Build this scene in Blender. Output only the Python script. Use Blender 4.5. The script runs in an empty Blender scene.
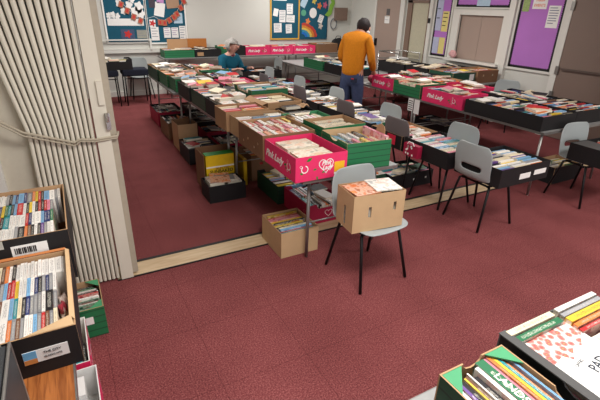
import bpy, bmesh, math, random
from mathutils import Vector, Matrix, Euler
rnd = random.Random(7)
PI = math.pi
S = bpy.context.scene
C = S.collection

# ---------------------------------------------------------------- camera
cam_d = bpy.data.cameras.new('camera'); cam = bpy.data.objects.new('camera', cam_d); C.objects.link(cam)
cam_d.sensor_width = 36; cam_d.lens = 36 * 430 / 600; cam_d.clip_start = .05
A = (0.88132664, -0.17696782, 0.43811613); B = (-0.4719927, -0.37299408, 0.79881056); U = (0.02205096, -0.91080064, -0.41225713)
cam.matrix_world = Matrix(((A[0], -A[1], -A[2], 0), (B[0], -B[1], -B[2], 0), (U[0], -U[1], -U[2], 1.82), (0, 0, 0, 1)))
S.camera = cam
# ---------------------------------------------------------------- world, lights, exposure
w = bpy.data.worlds.new('world'); S.world = w; w.use_nodes = True
w.node_tree.nodes['Background'].inputs[0].default_value = (.93, .95, 1, 1)
w.node_tree.nodes['Background'].inputs[1].default_value = .95
def area(name, loc, sx, sy, power, col=(1, .98, .955)):
    l = bpy.data.lights.new(name, 'AREA'); l.shape = 'RECTANGLE'; l.size = sx; l.size_y = sy; l.energy = power; l.color = col
    o = bpy.data.objects.new(name, l); C.objects.link(o); o.location = loc; return o
area('ceiling_lamp', (1.0, .9, 2.66), 1.2, .6, 60)
area('ceiling_lamp', (4.2, .6, 2.66), 1.2, .6, 46)
area('ceiling_lamp', (2.2, 5.0, 2.66), .6, 1.2, 27)
area('ceiling_lamp', (4.7, 5.2, 2.66), .6, 1.2, 36)
area('ceiling_lamp', (1.6, 8.1, 2.66), .6, 1.2, 46)
area('ceiling_lamp', (4.7, 8.5, 2.66), .6, 1.2, 36)
S.view_settings.view_transform = 'Standard'; S.view_settings.look = 'None'
S.view_settings.gamma = 1; S.view_settings.use_curve_mapping = False
S.view_settings.exposure = 0.35

# ---------------------------------------------------------------- materials
def lin(c):
    c = c / 255
    return c / 12.92 if c <= .04045 else ((c + .055) / 1.055) ** 2.4
def rgb(c): return (lin(c[0]), lin(c[1]), lin(c[2]), 1)
MC = {}
def mat(name, c, rough=.7, metal=0, noise=.06, scale=30, bump=0, spec=.3):
    """plain surface with a slight procedural mottling of its own"""
    if name in MC: return MC[name]
    m = bpy.data.materials.new(name); m.use_nodes = True; n = m.node_tree; b = n.nodes['Principled BSDF']
    b.inputs['Roughness'].default_value = rough; b.inputs['Metallic'].default_value = metal
    b.inputs['Specular IOR Level'].default_value = spec
    tc = n.nodes.new('ShaderNodeTexCoord'); nz = n.nodes.new('ShaderNodeTexNoise'); nz.inputs['Scale'].default_value = scale
    nz.inputs['Detail'].default_value = 3
    n.links.new(tc.outputs['Object'], nz.inputs['Vector'])
    mx = n.nodes.new('ShaderNodeMix'); mx.data_type = 'RGBA'
    L = rgb(c); mx.inputs[6].default_value = tuple(x * (1 - noise * 2) for x in L[:3]) + (1,)
    mx.inputs[7].default_value = tuple(min(1, x * (1 + noise * 2)) for x in L[:3]) + (1,)
    n.links.new(nz.outputs['Fac'], mx.inputs[0]); n.links.new(mx.outputs[2], b.inputs['Base Color'])
    if bump:
        bp = n.nodes.new('ShaderNodeBump'); bp.inputs['Strength'].default_value = bump; bp.inputs['Distance'].default_value = .01
        n.links.new(nz.outputs['Fac'], bp.inputs['Height']); n.links.new(bp.outputs[0], b.inputs['Normal'])
    MC[name] = m; return m
def N(m, t): return m.node_tree.nodes.new(t)
def LK(m, a, b): m.node_tree.links.new(a, b)
def ramp(m, fac, stops):
    r = N(m, 'ShaderNodeValToRGB'); LK(m, fac, r.inputs[0]); e = r.color_ramp.elements
    while len(e) < len(stops): e.new(.5)
    for k, (p, c) in enumerate(stops): e[k].position = p; e[k].color = rgb(c)
    return r

carpet = bpy.data.materials.new('carpet'); carpet.use_nodes = True
def _carpet(m):
    b = m.node_tree.nodes['Principled BSDF']; b.inputs['Roughness'].default_value = .95; b.inputs['Specular IOR Level'].default_value = .1
    tc = N(m, 'ShaderNodeTexCoord')
    n1 = N(m, 'ShaderNodeTexNoise'); n1.inputs['Scale'].default_value = 120; n1.inputs['Detail'].default_value = 4; n1.inputs['Roughness'].default_value = .75
    n2 = N(m, 'ShaderNodeTexNoise'); n2.inputs['Scale'].default_value = 2.2; n2.inputs['Detail'].default_value = 5
    LK(m, tc.outputs['Object'], n1.inputs['Vector']); LK(m, tc.outputs['Object'], n2.inputs['Vector'])
    r1 = ramp(m, n1.outputs['Fac'], [(.3, (82, 36, 38)), (.5, (130, 68, 69)), (.7, (178, 110, 106))])
    mx = N(m, 'ShaderNodeMix'); mx.data_type = 'RGBA'; mx.blend_type = 'MULTIPLY'; mx.inputs[0].default_value = 1
    r2 = ramp(m, n2.outputs['Fac'], [(.3, (225, 222, 222)), (.7, (255, 255, 255))])
    LK(m, r1.outputs[0], mx.inputs[6]); LK(m, r2.outputs[0], mx.inputs[7])
    br = N(m, 'ShaderNodeTexBrick'); br.offset = 0; br.inputs['Scale'].default_value = 1; br.inputs['Brick Width'].default_value = .5; br.inputs['Row Height'].default_value = .5
    br.inputs['Mortar Size'].default_value = .0016; br.inputs['Color1'].default_value = br.inputs['Color2'].default_value = (1, 1, 1, 1); br.inputs['Mortar'].default_value = (.62, .58, .58, 1)
    mp = N(m, 'ShaderNodeMapping'); mp.inputs['Location'].default_value = (4.04, 3.88, 0); LK(m, tc.outputs['Object'], mp.inputs[0]); LK(m, mp.outputs[0], br.inputs['Vector'])
    m4 = N(m, 'ShaderNodeMix'); m4.data_type = 'RGBA'; m4.blend_type = 'MULTIPLY'; m4.inputs[0].default_value = 1
    LK(m, mx.outputs[2], m4.inputs[6]); LK(m, br.outputs['Color'], m4.inputs[7]); LK(m, m4.outputs[2], b.inputs['Base Color'])
    bp = N(m, 'ShaderNodeBump'); bp.inputs['Strength'].default_value = .5; bp.inputs['Distance'].default_value = .004
    LK(m, n1.outputs['Fac'], bp.inputs['Height']); LK(m, bp.outputs[0], b.inputs['Normal'])
_carpet(carpet)

def wood(name, c1, c2, sc=(2, 30, 30), rough=.5):
    m = bpy.data.materials.new(name); m.use_nodes = True; b = m.node_tree.nodes['Principled BSDF']; b.inputs['Roughness'].default_value = rough
    tc = N(m, 'ShaderNodeTexCoord'); mp = N(m, 'ShaderNodeMapping'); mp.inputs['Scale'].default_value = sc
    nz = N(m, 'ShaderNodeTexNoise'); nz.inputs['Scale'].default_value = 1.6; nz.inputs['Detail'].default_value = 5; nz.inputs['Distortion'].default_value = .6
    LK(m, tc.outputs['Object'], mp.inputs[0]); LK(m, mp.outputs[0], nz.inputs['Vector'])
    r = ramp(m, nz.outputs['Fac'], [(.35, c1), (.62, c2)]); LK(m, r.outputs[0], b.inputs['Base Color']); return m

def planked(name, c1, c2):
    """cardboard printed like green boards"""
    m = bpy.data.materials.new(name); m.use_nodes = True; b = m.node_tree.nodes['Principled BSDF']; b.inputs['Roughness'].default_value = .55
    tc = N(m, 'ShaderNodeTexCoord'); sp = N(m, 'ShaderNodeSeparateXYZ'); LK(m, tc.outputs['Object'], sp.inputs[0])
    mu = N(m, 'ShaderNodeMath'); mu.operation = 'MULTIPLY'; mu.inputs[1].default_value = 22; LK(m, sp.outputs['Z'], mu.inputs[0])
    fr = N(m, 'ShaderNodeMath'); fr.operation = 'FRACT'; LK(m, mu.outputs[0], fr.inputs[0])
    r = ramp(m, fr.outputs[0], [(0, c2), (.13, c2), (.17, c1), (1, c1)]); r.color_ramp.elements[0].position = 0
    LK(m, r.outputs[0], b.inputs['Base Color']); return m

def cover_mat():
    """book cover: own colour per object, a lettered band on the spine, blotches of art on the boards"""
    m = bpy.data.materials.new('book_cover'); m.use_nodes = True; b = m.node_tree.nodes['Principled BSDF']; b.inputs['Roughness'].default_value = .4
    oi = N(m, 'ShaderNodeObjectInfo'); tc = N(m, 'ShaderNodeTexCoord')
    sp = N(m, 'ShaderNodeSeparateXYZ'); LK(m, tc.outputs['Object'], sp.inputs[0])
    add = N(m, 'ShaderNodeVectorMath'); add.operation = 'ADD'; LK(m, tc.outputs['Object'], add.inputs[0])
    cb = N(m, 'ShaderNodeMath'); cb.operation = 'MULTIPLY'; cb.inputs[1].default_value = 37; LK(m, oi.outputs['Random'], cb.inputs[0])
    LK(m, cb.outputs[0], add.inputs[1])
    nz = N(m, 'ShaderNodeTexNoise'); nz.inputs['Scale'].default_value = 22; nz.inputs['Detail'].default_value = 1; LK(m, add.outputs[0], nz.inputs['Vector'])
    gt = N(m, 'ShaderNodeMath'); gt.operation = 'GREATER_THAN'; gt.inputs[1].default_value = .53; LK(m, nz.outputs['Fac'], gt.inputs[0])
    ax = N(m, 'ShaderNodeMath'); ax.operation = 'ABSOLUTE'; LK(m, sp.outputs['X'], ax.inputs[0])
    l1 = N(m, 'ShaderNodeMath'); l1.operation = 'LESS_THAN'; l1.inputs[1].default_value = .24; LK(m, ax.outputs[0], l1.inputs[0])
    ay = N(m, 'ShaderNodeMath'); ay.operation = 'ABSOLUTE'; LK(m, sp.outputs['Y'], ay.inputs[0])
    l2 = N(m, 'ShaderNodeMath'); l2.operation = 'LESS_THAN'; l2.inputs[1].default_value = .36; LK(m, ay.outputs[0], l2.inputs[0])
    p1 = N(m, 'ShaderNodeMath'); p1.operation = 'MULTIPLY'; LK(m, gt.outputs[0], p1.inputs[0]); LK(m, l1.outputs[0], p1.inputs[1])
    p2 = N(m, 'ShaderNodeMath'); p2.operation = 'MULTIPLY'; LK(m, p1.outputs[0], p2.inputs[0]); LK(m, l2.outputs[0], p2.inputs[1])
    bw = N(m, 'ShaderNodeRGBToBW'); LK(m, oi.outputs['Color'], bw.inputs[0])
    lt = ramp(m, bw.outputs[0], [(.25, (235, 230, 215)), (.35, (40, 40, 60))])
    p3 = N(m, 'ShaderNodeMath'); p3.operation = 'MULTIPLY'; p3.inputs[1].default_value = .62; LK(m, p2.outputs[0], p3.inputs[0])
    m1 = N(m, 'ShaderNodeMix'); m1.data_type = 'RGBA'; LK(m, p3.outputs[0], m1.inputs[0]); LK(m, oi.outputs['Color'], m1.inputs[6]); LK(m, lt.outputs[0], m1.inputs[7])
    vo = N(m, 'ShaderNodeTexNoise'); vo.inputs['Scale'].default_value = 4; vo.inputs['Detail'].default_value = 3; LK(m, add.outputs[0], vo.inputs['Vector'])
    art = ramp(m, vo.outputs['Fac'], [(.38, (30, 40, 60)), (.45, (240, 235, 225)), (.54, (235, 225, 205)), (.6, (215, 80, 60)), (.68, (235, 180, 90))])
    m2 = N(m, 'ShaderNodeMix'); m2.data_type = 'RGBA'; m2.inputs[0].default_value = .4; LK(m, oi.outputs['Color'], m2.inputs[6]); LK(m, art.outputs[0], m2.inputs[7])
    gx = N(m, 'ShaderNodeMath'); gx.operation = 'GREATER_THAN'; gx.inputs[1].default_value = .495; LK(m, ax.outputs[0], gx.inputs[0])
    m3 = N(m, 'ShaderNodeMix'); m3.data_type = 'RGBA'; LK(m, gx.outputs[0], m3.inputs[0]); LK(m, m1.outputs[2], m3.inputs[6]); LK(m, m2.outputs[2], m3.inputs[7])
    LK(m, m3.outputs[2], b.inputs['Base Color']); return m
COVER = cover_mat()
def vcol_mat():
    m = bpy.data.materials.new('mixed_covers'); m.use_nodes = True; b = m.node_tree.nodes['Principled BSDF']; b.inputs['Roughness'].default_value = .5
    a = N(m, 'ShaderNodeAttribute'); a.attribute_name = 'covercol'; LK(m, a.outputs['Color'], b.inputs['Base Color']); return m
VCOL = vcol_mat()

WALL = mat('wall_paint', (205, 204, 196), .85, noise=.015, scale=3)
CREAM = mat('cream_paint', (216, 214, 206), .6, noise=.015, scale=3)
CEIL = mat('ceiling_paint', (225, 223, 215), .9)
BEIGE = wood('beige_strip', (188, 160, 122), (206, 182, 146), (3, 20, 20), .6)
DARKT = mat('dark_track', (32, 28, 28), .6)
TAUPE = mat('taupe_door', (164, 144, 132), .5, noise=.02, scale=2)
BROWND = mat('brown_door', (126, 108, 98), .5, noise=.02, scale=2)
VINYL = mat('cream_vinyl', (214, 207, 190), .5, noise=.03, scale=6)
VSHADE = mat('cream_fabric', (206, 198, 180), .8, noise=.03)
STEEL = mat('grey_metal', (150, 148, 144), .35, .7)
CHROME = mat('chrome', (200, 200, 198), .2, .9)
TTOP = mat('grey_laminate', (150, 150, 148), .45)
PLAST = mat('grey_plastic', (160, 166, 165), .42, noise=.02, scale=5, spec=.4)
BLACKM = mat('black_tube', (26, 24, 25), .4, .1)
BLACKC = mat('black_card', (30, 28, 29), .6)
DGREY = mat('dark_grey_card', (78, 77, 76), .6)
KRAFT = mat('kraft_card', (176, 140, 104), .8, noise=.05, scale=12)
KRAFTL = mat('pale_kraft_card', (196, 164, 124), .8, noise=.05, scale=12)
BROWNC = mat('brown_card', (128, 94, 68), .8, noise=.05, scale=12)
GREENC = planked('green_card', (30, 112, 68), (18, 74, 46))
GREEND = planked('dark_green_card', (24, 72, 50), (14, 46, 34))
GREENL = mat('light_green_card', (74, 150, 104), .6)
PINK = mat('pink_card', (226, 52, 104), .5, noise=.04)
MAROON = mat('crimson_card', (160, 26, 62), .55, noise=.04)
WHITE = mat('white_print', (240, 238, 232), .6, noise=.01)
LEAF = mat('leaf_print', (40, 130, 50), .6)
YELLOWP = mat('yellow_print', (236, 180, 40), .6)
PAPER = mat('paper_white', (232, 230, 226), .8, noise=.02)
PAGE = mat('book_pages', (226, 218, 198), .9, noise=.05, scale=60)
TEAL = mat('teal_baize', (30, 84, 104), .95, noise=.06, scale=80)
PURP = mat('purple_paper', (178, 116, 192), .85, noise=.04, scale=3)
OCHRE = mat('ochre_frame', (214, 166, 66), .6)
CDM = None

# ---------------------------------------------------------------- mesh helpers
def link(name, me, m, parent=None):
    o = bpy.data.objects.new(name, me); C.objects.link(o)
    if m is not None:
        for x in (m if isinstance(m, (list, tuple)) else [m]): me.materials.append(x)
    if parent: o.parent = parent
    return o
def obj(name, bm, m, parent=None, smooth=False):
    bmesh.ops.recalc_face_normals(bm, faces=bm.faces)
    me = bpy.data.meshes.new(name); bm.to_mesh(me); bm.free()
    if smooth:
        for p in me.polygons: p.use_smooth = True
    return link(name, me, m, parent)
def box(bm, x0, x1, y0, y1, z0, z1, mi=0, M=None):
    vs = [bm.verts.new((x, y, z)) for x in (x0, x1) for y in (y0, y1) for z in (z0, z1)]
    if M is not None:
        for v in vs: v.co = M @ v.co
    for f in ((0, 1, 3, 2), (4, 6, 7, 5), (0, 4, 5, 1), (2, 3, 7, 6), (0, 2, 6, 4), (1, 5, 7, 3)):
        bm.faces.new([vs[i] for i in f]).material_index = mi
    return vs
def tube(bm, pts, r, seg=8, mi=0):
    pts = [Vector(p) for p in pts]; rings = []
    for i, p in enumerate(pts):
        d = ((pts[min(i + 1, len(pts) - 1)] - pts[max(i - 1, 0)])).normalized()
        u = d.orthogonal().normalized() if i == 0 else (pu - d * pu.dot(d)).normalized()
        pu = u; v = d.cross(u); rr = r[i] if isinstance(r, (list, tuple)) else r
        rings.append([bm.verts.new(p + rr * (math.cos(2 * PI * k / seg) * u + math.sin(2 * PI * k / seg) * v)) for k in range(seg)])
    for a, b in zip(rings, rings[1:]):
        for k in range(seg):
            bm.faces.new((a[k], a[(k + 1) % seg], b[(k + 1) % seg], b[k])).material_index = mi
    bm.faces.new(rings[0][::-1]).material_index = mi; bm.faces.new(rings[-1]).material_index = mi
def prism(bm, pts, y0, y1, M=None, front=0, rest=0):
    """polygon in x,z extruded in y; the y0 face takes material `front`"""
    a = [bm.verts.new((x, y0, z)) for x, z in pts]; b = [bm.verts.new((x, y1, z)) for x, z in pts]
    if M is not None:
        for v in a + b: v.co = M @ v.co
    bm.faces.new(a).material_index = front; bm.faces.new(b[::-1]).material_index = rest
    for i in range(len(pts)):
        j = (i + 1) % len(pts); bm.faces.new((a[i], b[i], b[j], a[j])).material_index = rest
def bxo(name, x0, x1, y0, y1, z0, z1, m, parent=None):
    bm = bmesh.new(); box(bm, x0, x1, y0, y1, z0, z1); return obj(name, bm, m, parent)
def tag(o, label, cat, group=None, kind=None):
    o['label'] = label; o['category'] = cat
    if group: o['group'] = group
    if kind: o['kind'] = kind
    return o
def thing(name, label, cat, loc=(0, 0, 0), rz=0, group=None):
    o = bpy.data.objects.new(name, None); C.objects.link(o); o.location = loc; o.rotation_euler = (0, 0, rz); o.empty_display_size = .1
    return tag(o, label, cat, group)
def struct(name, bm, m): o = obj(name, bm, m); o['kind'] = 'structure'; return o
def sbox(name, *a): o = bxo(name, *a); o['kind'] = 'structure'; return o
def text(s, size, m, parent, loc, rot, name='printed_lettering', shear=0, depth=.0006, bold=0, align='CENTER'):
    c = bpy.data.curves.new(name, 'FONT'); c.body = s; c.size = size; c.shear = shear; c.extrude = depth; c.offset = bold
    c.align_x = align; c.align_y = 'CENTER'; c.resolution_u = 2
    t = bpy.data.objects.new(name, c); C.objects.link(t)
    dg = bpy.context.evaluated_depsgraph_get(); me = bpy.data.meshes.new_from_object(t.evaluated_get(dg))
    bpy.data.objects.remove(t); me.name = name; me.materials.clear()
    o = link(name, me, m, parent); o.location = loc; o.rotation_euler = rot; return o
FN = (PI / 2, 0, 0)           # writing read from -Y
FL = (PI / 2, 0, -PI / 2)     # writing read from -X
def copy_tree(o, parent=None):
    c = o.copy(); C.objects.link(c); c.parent = parent
    for ch in o.children: copy_tree(ch, c)
    return c

# ================================================================= SETTING
Z = 2.7
sbox('floor', -1.2, 6.8, -2.5, 9.9, -.1, 0, carpet)
sbox('wall_back', -1.2, 6.8, 9.8, 9.92, 0, Z, WALL)
sbox('wall_left', -1.32, -1.2, -2.5, 9.92, 0, Z, WALL)
sbox('ceiling', -1.32, 6.92, -2.5, 9.92, Z, Z + .1, CEIL)
bm = bmesh.new()
X = 6.7
box(bm, X, X + .12, -2.5, 3.25, 0, Z); box(bm, X, X + .12, 4.12, 5.25, 0, Z)
box(bm, X, X + .12, 6.2, 9.92, 0, Z); box(bm, X, X + .12, 5.25, 6.2, 0, .97); box(bm, X, X + .12, 5.25, 6.2, 1.73, Z); box(bm, X, X + .12, 3.25, 4.12, 2.1, Z)
struct('wall_right', bm, WALL)
bm = bmesh.new(); box(bm, -.2, 6.65, 9.76, 9.8, 0, .1); struct('baseboard_back', bm, CREAM)
bm = bmesh.new(); box(bm, X - .02, X, 4.2, 6.9, 0, .1); struct('baseboard_right', bm, CREAM)
bm = bmesh.new(); box(bm, -.4, 2.2, 9.74, 9.8, .86, .92); box(bm, -.4, 2.0, 9.76, 9.8, .925, .945); struct('trim_1', bm, CREAM)   # sill ledge under the teal boards
# floor strip between the two halves
bm = bmesh.new(); box(bm, .1, 6.1, 2.855, 3.03, 0, .008); struct('trim_2', bm, BEIGE)
bm = bmesh.new(); box(bm, .1, 6.1, 3.03, 3.062, 0, .01); box(bm, .1, 6.1, 2.845, 2.855, 0, .009); struct('trim_3', bm, DARKT)
# left pale post beside the boxes
sbox('wall_near', -1.2, -.42, 2.95, 3.07, 0, Z, WALL)
sbox('trim_4', -.46, -.405, 2.9, 3.1, 0, Z, CREAM)

# doors and hatch on the right wall
d = thing('door_1', 'x', 'door'); del d['label']; del d['category']; d['kind'] = 'structure'
bxo('door_panel', X - .03, X, 7.87, 8.7, 0, 2.1, TAUPE, d)
bm = bmesh.new(); box(bm, X - .05, X, 7.74, 7.87, 0, 2.2); box(bm, X - .05, X, 8.7, 8.76, 0, 2.2); box(bm, X - .05, X, 7.74, 8.76, 2.1, 2.2); obj('door_frame', bm, CREAM, d)
bm = bmesh.new(); box(bm, X - .08, X - .03, 8.6, 8.64, 1.0, 1.16); obj('door_handle', bm, BLACKM, d)
d = thing('door_2', 'x', 'door'); del d['label']; del d['category']; d['kind'] = 'structure'
bxo('door_panel', X - .02, X, 7.02, 7.5, 0, 1.92, mat('greenish_door', (188, 182, 158), .6), d)
bm = bmesh.new(); box(bm, X - .05, X, 7.5, 7.64, 0, 2.3); box(bm, X - .05, X, 6.98, 7.02, 0, 2.3); box(bm, X - .05, X, 6.98, 7.64, 1.92, 1.97); obj('door_frame', bm, mat('brown_frame', (128, 106, 92), .5), d)
bxo('glass_panel', X - .02, X, 7.02, 7.5, 1.97, 2.3, mat('fanlight', (120, 120, 118), .1), d)
sbox('trim_5', X - .06, X, 6.9, 6.98, 0, 2.4, CREAM)
d = thing('door_3', 'x', 'door'); del d['label']; del d['category']; d['kind'] = 'structure'
d.location = (X, 4.1, 0)
p = bxo('door_panel', -.05, 0, -.86, 0, .01, 2.1, BROWND, d)
bm = bmesh.new()
for z0 in (.58, .95, 1.84): box(bm, -.075, -.03, -.02, .03, z0, z0 + .12)
obj('hinge', bm, STEEL, d)
bxo('push_bar', -.08, -.05, -.8, -.06, 1.02, 1.05, mat('dull_bar', (90, 76, 70), .5), d)
bxo('door_closer', -.09, -.05, -.8, -.68, 1.28, 1.36, BLACKM, d)
sbox('trim_6', X - .06, X, 4.1, 4.2, 0, 2.3, CREAM)
d = thing('window_1', 'x', 'x'); del d['label']; del d['category']; d['kind'] = 'structure'
bxo('shutter', X + .02, X + .05, 5.25, 5.73, .97, 1.73, TAUPE, d); bxo('shutter', X + .02, X + .05, 5.735, 6.2, .97, 1.73, TAUPE, d)
bm = bmesh.new(); box(bm, X - .04, X + .03, 5.15, 5.25, .93, 1.82); box(bm, X - .04, X + .03, 6.2, 6.36, .93, 1.82); box(bm, X - .04, X + .03, 5.25, 6.2, 1.73, 1.82)
obj('frame', bm, CREAM, d); bxo('counter', X - .14, X + .02, 5.15, 6.36, .93, .97, CREAM, d)
bm = bmesh.new(); box(bm, X - .07, X, 5.04, 5.15, 0, 2.4); struct('trim_7', bm, CREAM)

# ---- folding partition (concertina)
part = thing('folding_partition', 'cream vinyl concertina partition folded back at the left, tied with a cord', 'partition', (0, 2.9, 0))
def pleats(x0, x1, n, name, amp=.042, z1=2.45, m=VINYL):
    bm = bmesh.new(); zs = [.02, .4, .82, 1.0, 1.07, 1.14, 1.44, 1.8, 2.1, z1]; sub = 9; cols = []
    ks = [1, .99, .98, .97, .965, .98, 1.12, 1.28, 1.4, 1.5]
    for i in range(n * sub + 1):
        t = i / (n * sub); ph = (i % sub) / sub; x = x0 + (x1 - x0) * t; y = .06 if ph == 0 else .03 if (i % sub) in (1, sub - 1) else -amp * .55 - amp * .45 * abs(math.sin(PI * ph)) ** .6
        cols.append([bm.verts.new((x1 + (x - x1) * k, y, z)) for z, k in zip(zs, ks)])
    for a, b in zip(cols, cols[1:]):
        for k in range(len(zs) - 1): bm.faces.new((a[k], b[k], b[k + 1], a[k + 1]))
    return obj(name, bm, m, part, smooth=False)
pl = pleats(-.25, .118, 13, 'pleated_sheet')
md = pl.modifiers.new('s', 'SOLIDIFY'); md.thickness = .003; md.offset = 1
bm = bmesh.new(); g = []
for i in range(11):
    t = i / 10; g.append([bm.verts.new((-.80 + (xr + .80) * t, .005 + .05 * math.sin(t * 3), z)) for z, xr in ((.02, -.22), (.82, -.22), (1.1, -.22), (1.44, -.27), (2.45, -.40))])
for a, b in zip(g, g[1:]):
    for k in range(4): bm.faces.new((a[k], b[k], b[k + 1], a[k + 1]))
o = obj('end_sheet', bm, VSHADE, part, True); md = o.modifiers.new('s', 'SOLIDIFY'); md.thickness = .003
bm = bmesh.new(); box(bm, .125, .205, -.06, .04, .01, 2.45); obj('lead_post', bm, VINYL, part)
bm = bmesh.new(); box(bm, .205, .245, -.03, .03, .03, 2.45); obj('post_edge', bm, mat('post_edge', (170, 160, 142), .4), part)
bm = bmesh.new(); box(bm, .168, .2, -.075, -.06, 1.25, 1.39)
o = obj('lock_plate', bm, VINYL, part)
bm = bmesh.new(); box(bm, .19, .215, -.085, -.06, 1.1, 1.2); tube(bm, [(.2, -.085, 1.2), (.2, -.1, 1.19), (.2, -.1, 1.15)], .008); obj('latch', bm, CHROME, part)
bm = bmesh.new(); pts = [(-.5, -.06, 1.30), (-.36, -.08, 1.215), (-.25, -.075, 1.13), (-.1, -.07, 1.075), (0, -.07, 1.04), (.03, -.07, 1.055), (.12, -.072, 1.045), (.24, -.06, 1.05), (.256, 0, 1.06)]
tube(bm, pts, .0075); obj('cord', bm, mat('cord', (176, 166, 146), .8), part, True)
bm = bmesh.new(); tube(bm, [(p[0], p[1] - .001, p[2] - .02 if i < 5 else p[2] - .012) for i, p in enumerate(pts)], .005); obj('cord', bm, mat('cord', (176, 166, 146), .8), part, True)
pr = thing('folding_partition', 'pale concertina partition stacked against the right wall beside the brown door', 'partition', (0, 2.9, 0))
bm = bmesh.new(); sub = 6; cols = []
for i in range(6 * sub + 1):
    x = 6.25 + .42 * i / 36; y = -.1 * abs(math.sin(PI * (i % sub) / sub)) ** .6
    cols.append([bm.verts.new((x, y, z)) for z in (.02, 2.45)])
for a, b in zip(cols, cols[1:]): bm.faces.new((a[0], b[0], b[1], a[1]))
obj('pleated_sheet', bm, VSHADE, pr)
bxo('lead_post', 6.17, 6.25, -.06, .04, .01, 2.45, VINYL, pr)
pr.location.x = -.02

# ================================================================= BOOK STORE
PAL = {'white': (236, 232, 224), 'cream': (224, 210, 178), 'black': (30, 28, 32), 'red': (186, 38, 40), 'dark blue': (34, 50, 104), 'light blue': (122, 170, 206),
       'green': (44, 110, 74), 'teal': (40, 138, 146), 'yellow': (232, 196, 60), 'orange': (222, 122, 56), 'pink': (222, 130, 150), 'grey': (140, 140, 142), 'purple': (104, 72, 140), 'brown': (112, 76, 54)}
MIX = ['white'] * 10 + ['cream'] * 5 + ['black'] * 8 + ['red'] * 4 + ['dark blue'] * 3 + ['light blue'] * 4 + ['green'] * 2 + ['teal'] * 2 + ['yellow'] * 2 + ['orange'] * 3 + ['pink'] * 3 + ['grey'] * 3 + ['purple'] + ['brown'] * 2
WHI = ['white'] * 11 + ['cream'] * 3 + ['grey'] * 2 + ['light blue'] * 2 + ['pink', 'red', 'orange', 'teal'] + ['black'] * 5
DRK = ['black'] * 5 + ['white'] * 4 + ['grey'] * 4 + ['red'] * 2 + ['cream'] * 2 + ['teal', 'dark blue', 'brown', 'orange']
RED = ['red'] * 4 + ['cream'] * 4 + ['white'] * 5 + ['orange'] * 2 + ['pink'] * 2 + ['yellow']
BOOKS = []     # dict(loc, rot(Matrix 3x3), dim(t,l,h), col, kind, phrase)
camv = Vector((0, 0, 1.82))
def add_book(M, x, y, z, t, l, h, col, phrase, kind, R=None, small=False):
    """centre x,y,z in the box frame M; R turns the book inside that frame"""
    W = M @ Matrix.Translation((x, y, z)) @ (R.to_4x4() if R else Matrix())
    BOOKS.append(dict(M=W, dim=(t, l, h), col=col, phrase=phrase, kind=kind, lab=None))
    return BOOKS[-1]
def rz(a): return Matrix.Rotation(a, 3, 'Z')
def fill(M, w, d, h, zb, phrase, mode, pal=MIX, kind='book', over=.0, tmin=.014, tmax=.036, L=.185, cols=None, cell=(.165, .215), mag=(.155, .225)):
    """w,d: inner size centred on the box frame; zb: height of the box floor"""
    i = 0
    def colour():
        nonlocal i
        c = cols[i] if cols and i < len(cols) else rnd.choice(pal); i += 1; return c
    if mode in ('y', 'x'):
        W, D = (w, d) if mode == 'y' else (d, w)
        rows = max(1, int(round(D / (L + .008)))); pitch = D / rows; ll = min(pitch - .006, L * 1.15)
        for r in range(rows):
            p = -W / 2 + rnd.random() * .006
            yy = D / 2 - pitch * (r + .5)
            while True:
                t = rnd.uniform(tmin, tmax)
                if p + t > W / 2: break
                hh = (h - .02) * rnd.uniform(.86, 1.0) + over * rnd.random(); l = ll * rnd.uniform(.86, 1)
                c = colour(); yo = (ll - l) / 2 * rnd.choice((-1, 1)) * .8
                if mode == 'y': add_book(M, p + t / 2, yy + yo, zb + hh / 2 + .001, t, l, hh, c, phrase, kind)
                else: add_book(M, yy + yo, p + t / 2, zb + hh / 2 + .001, t, l, hh, c, phrase, kind, rz(PI / 2))
                p += t + .0012
    else:  # flat piles, covers up
        nx = max(1, int(w / cell[0])); ny = max(1, int(d / cell[1])); px = w / nx; py = d / ny
        for a in range(nx):
            for b in range(ny):
                z = zb + .001; l = min(py - .012, mag[1]); hh = min(px - .012, mag[0])
                top = zb + h - .02 + over * rnd.random()
                while z < top:
                    t = rnd.uniform(.024, .045) if kind == 'book' else rnd.uniform(.012, .02)
                    R = rz(rnd.uniform(-.03, .03)) @ Matrix.Rotation(PI / 2, 3, 'Y')
                    add_book(M, -w / 2 + px * (a + .5), -d / 2 + py * (b + .5), z + t / 2, t, l * rnd.uniform(.88, 1), hh * rnd.uniform(.88, 1), colour(), phrase, kind, R)
                    z += t + .0006

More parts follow.
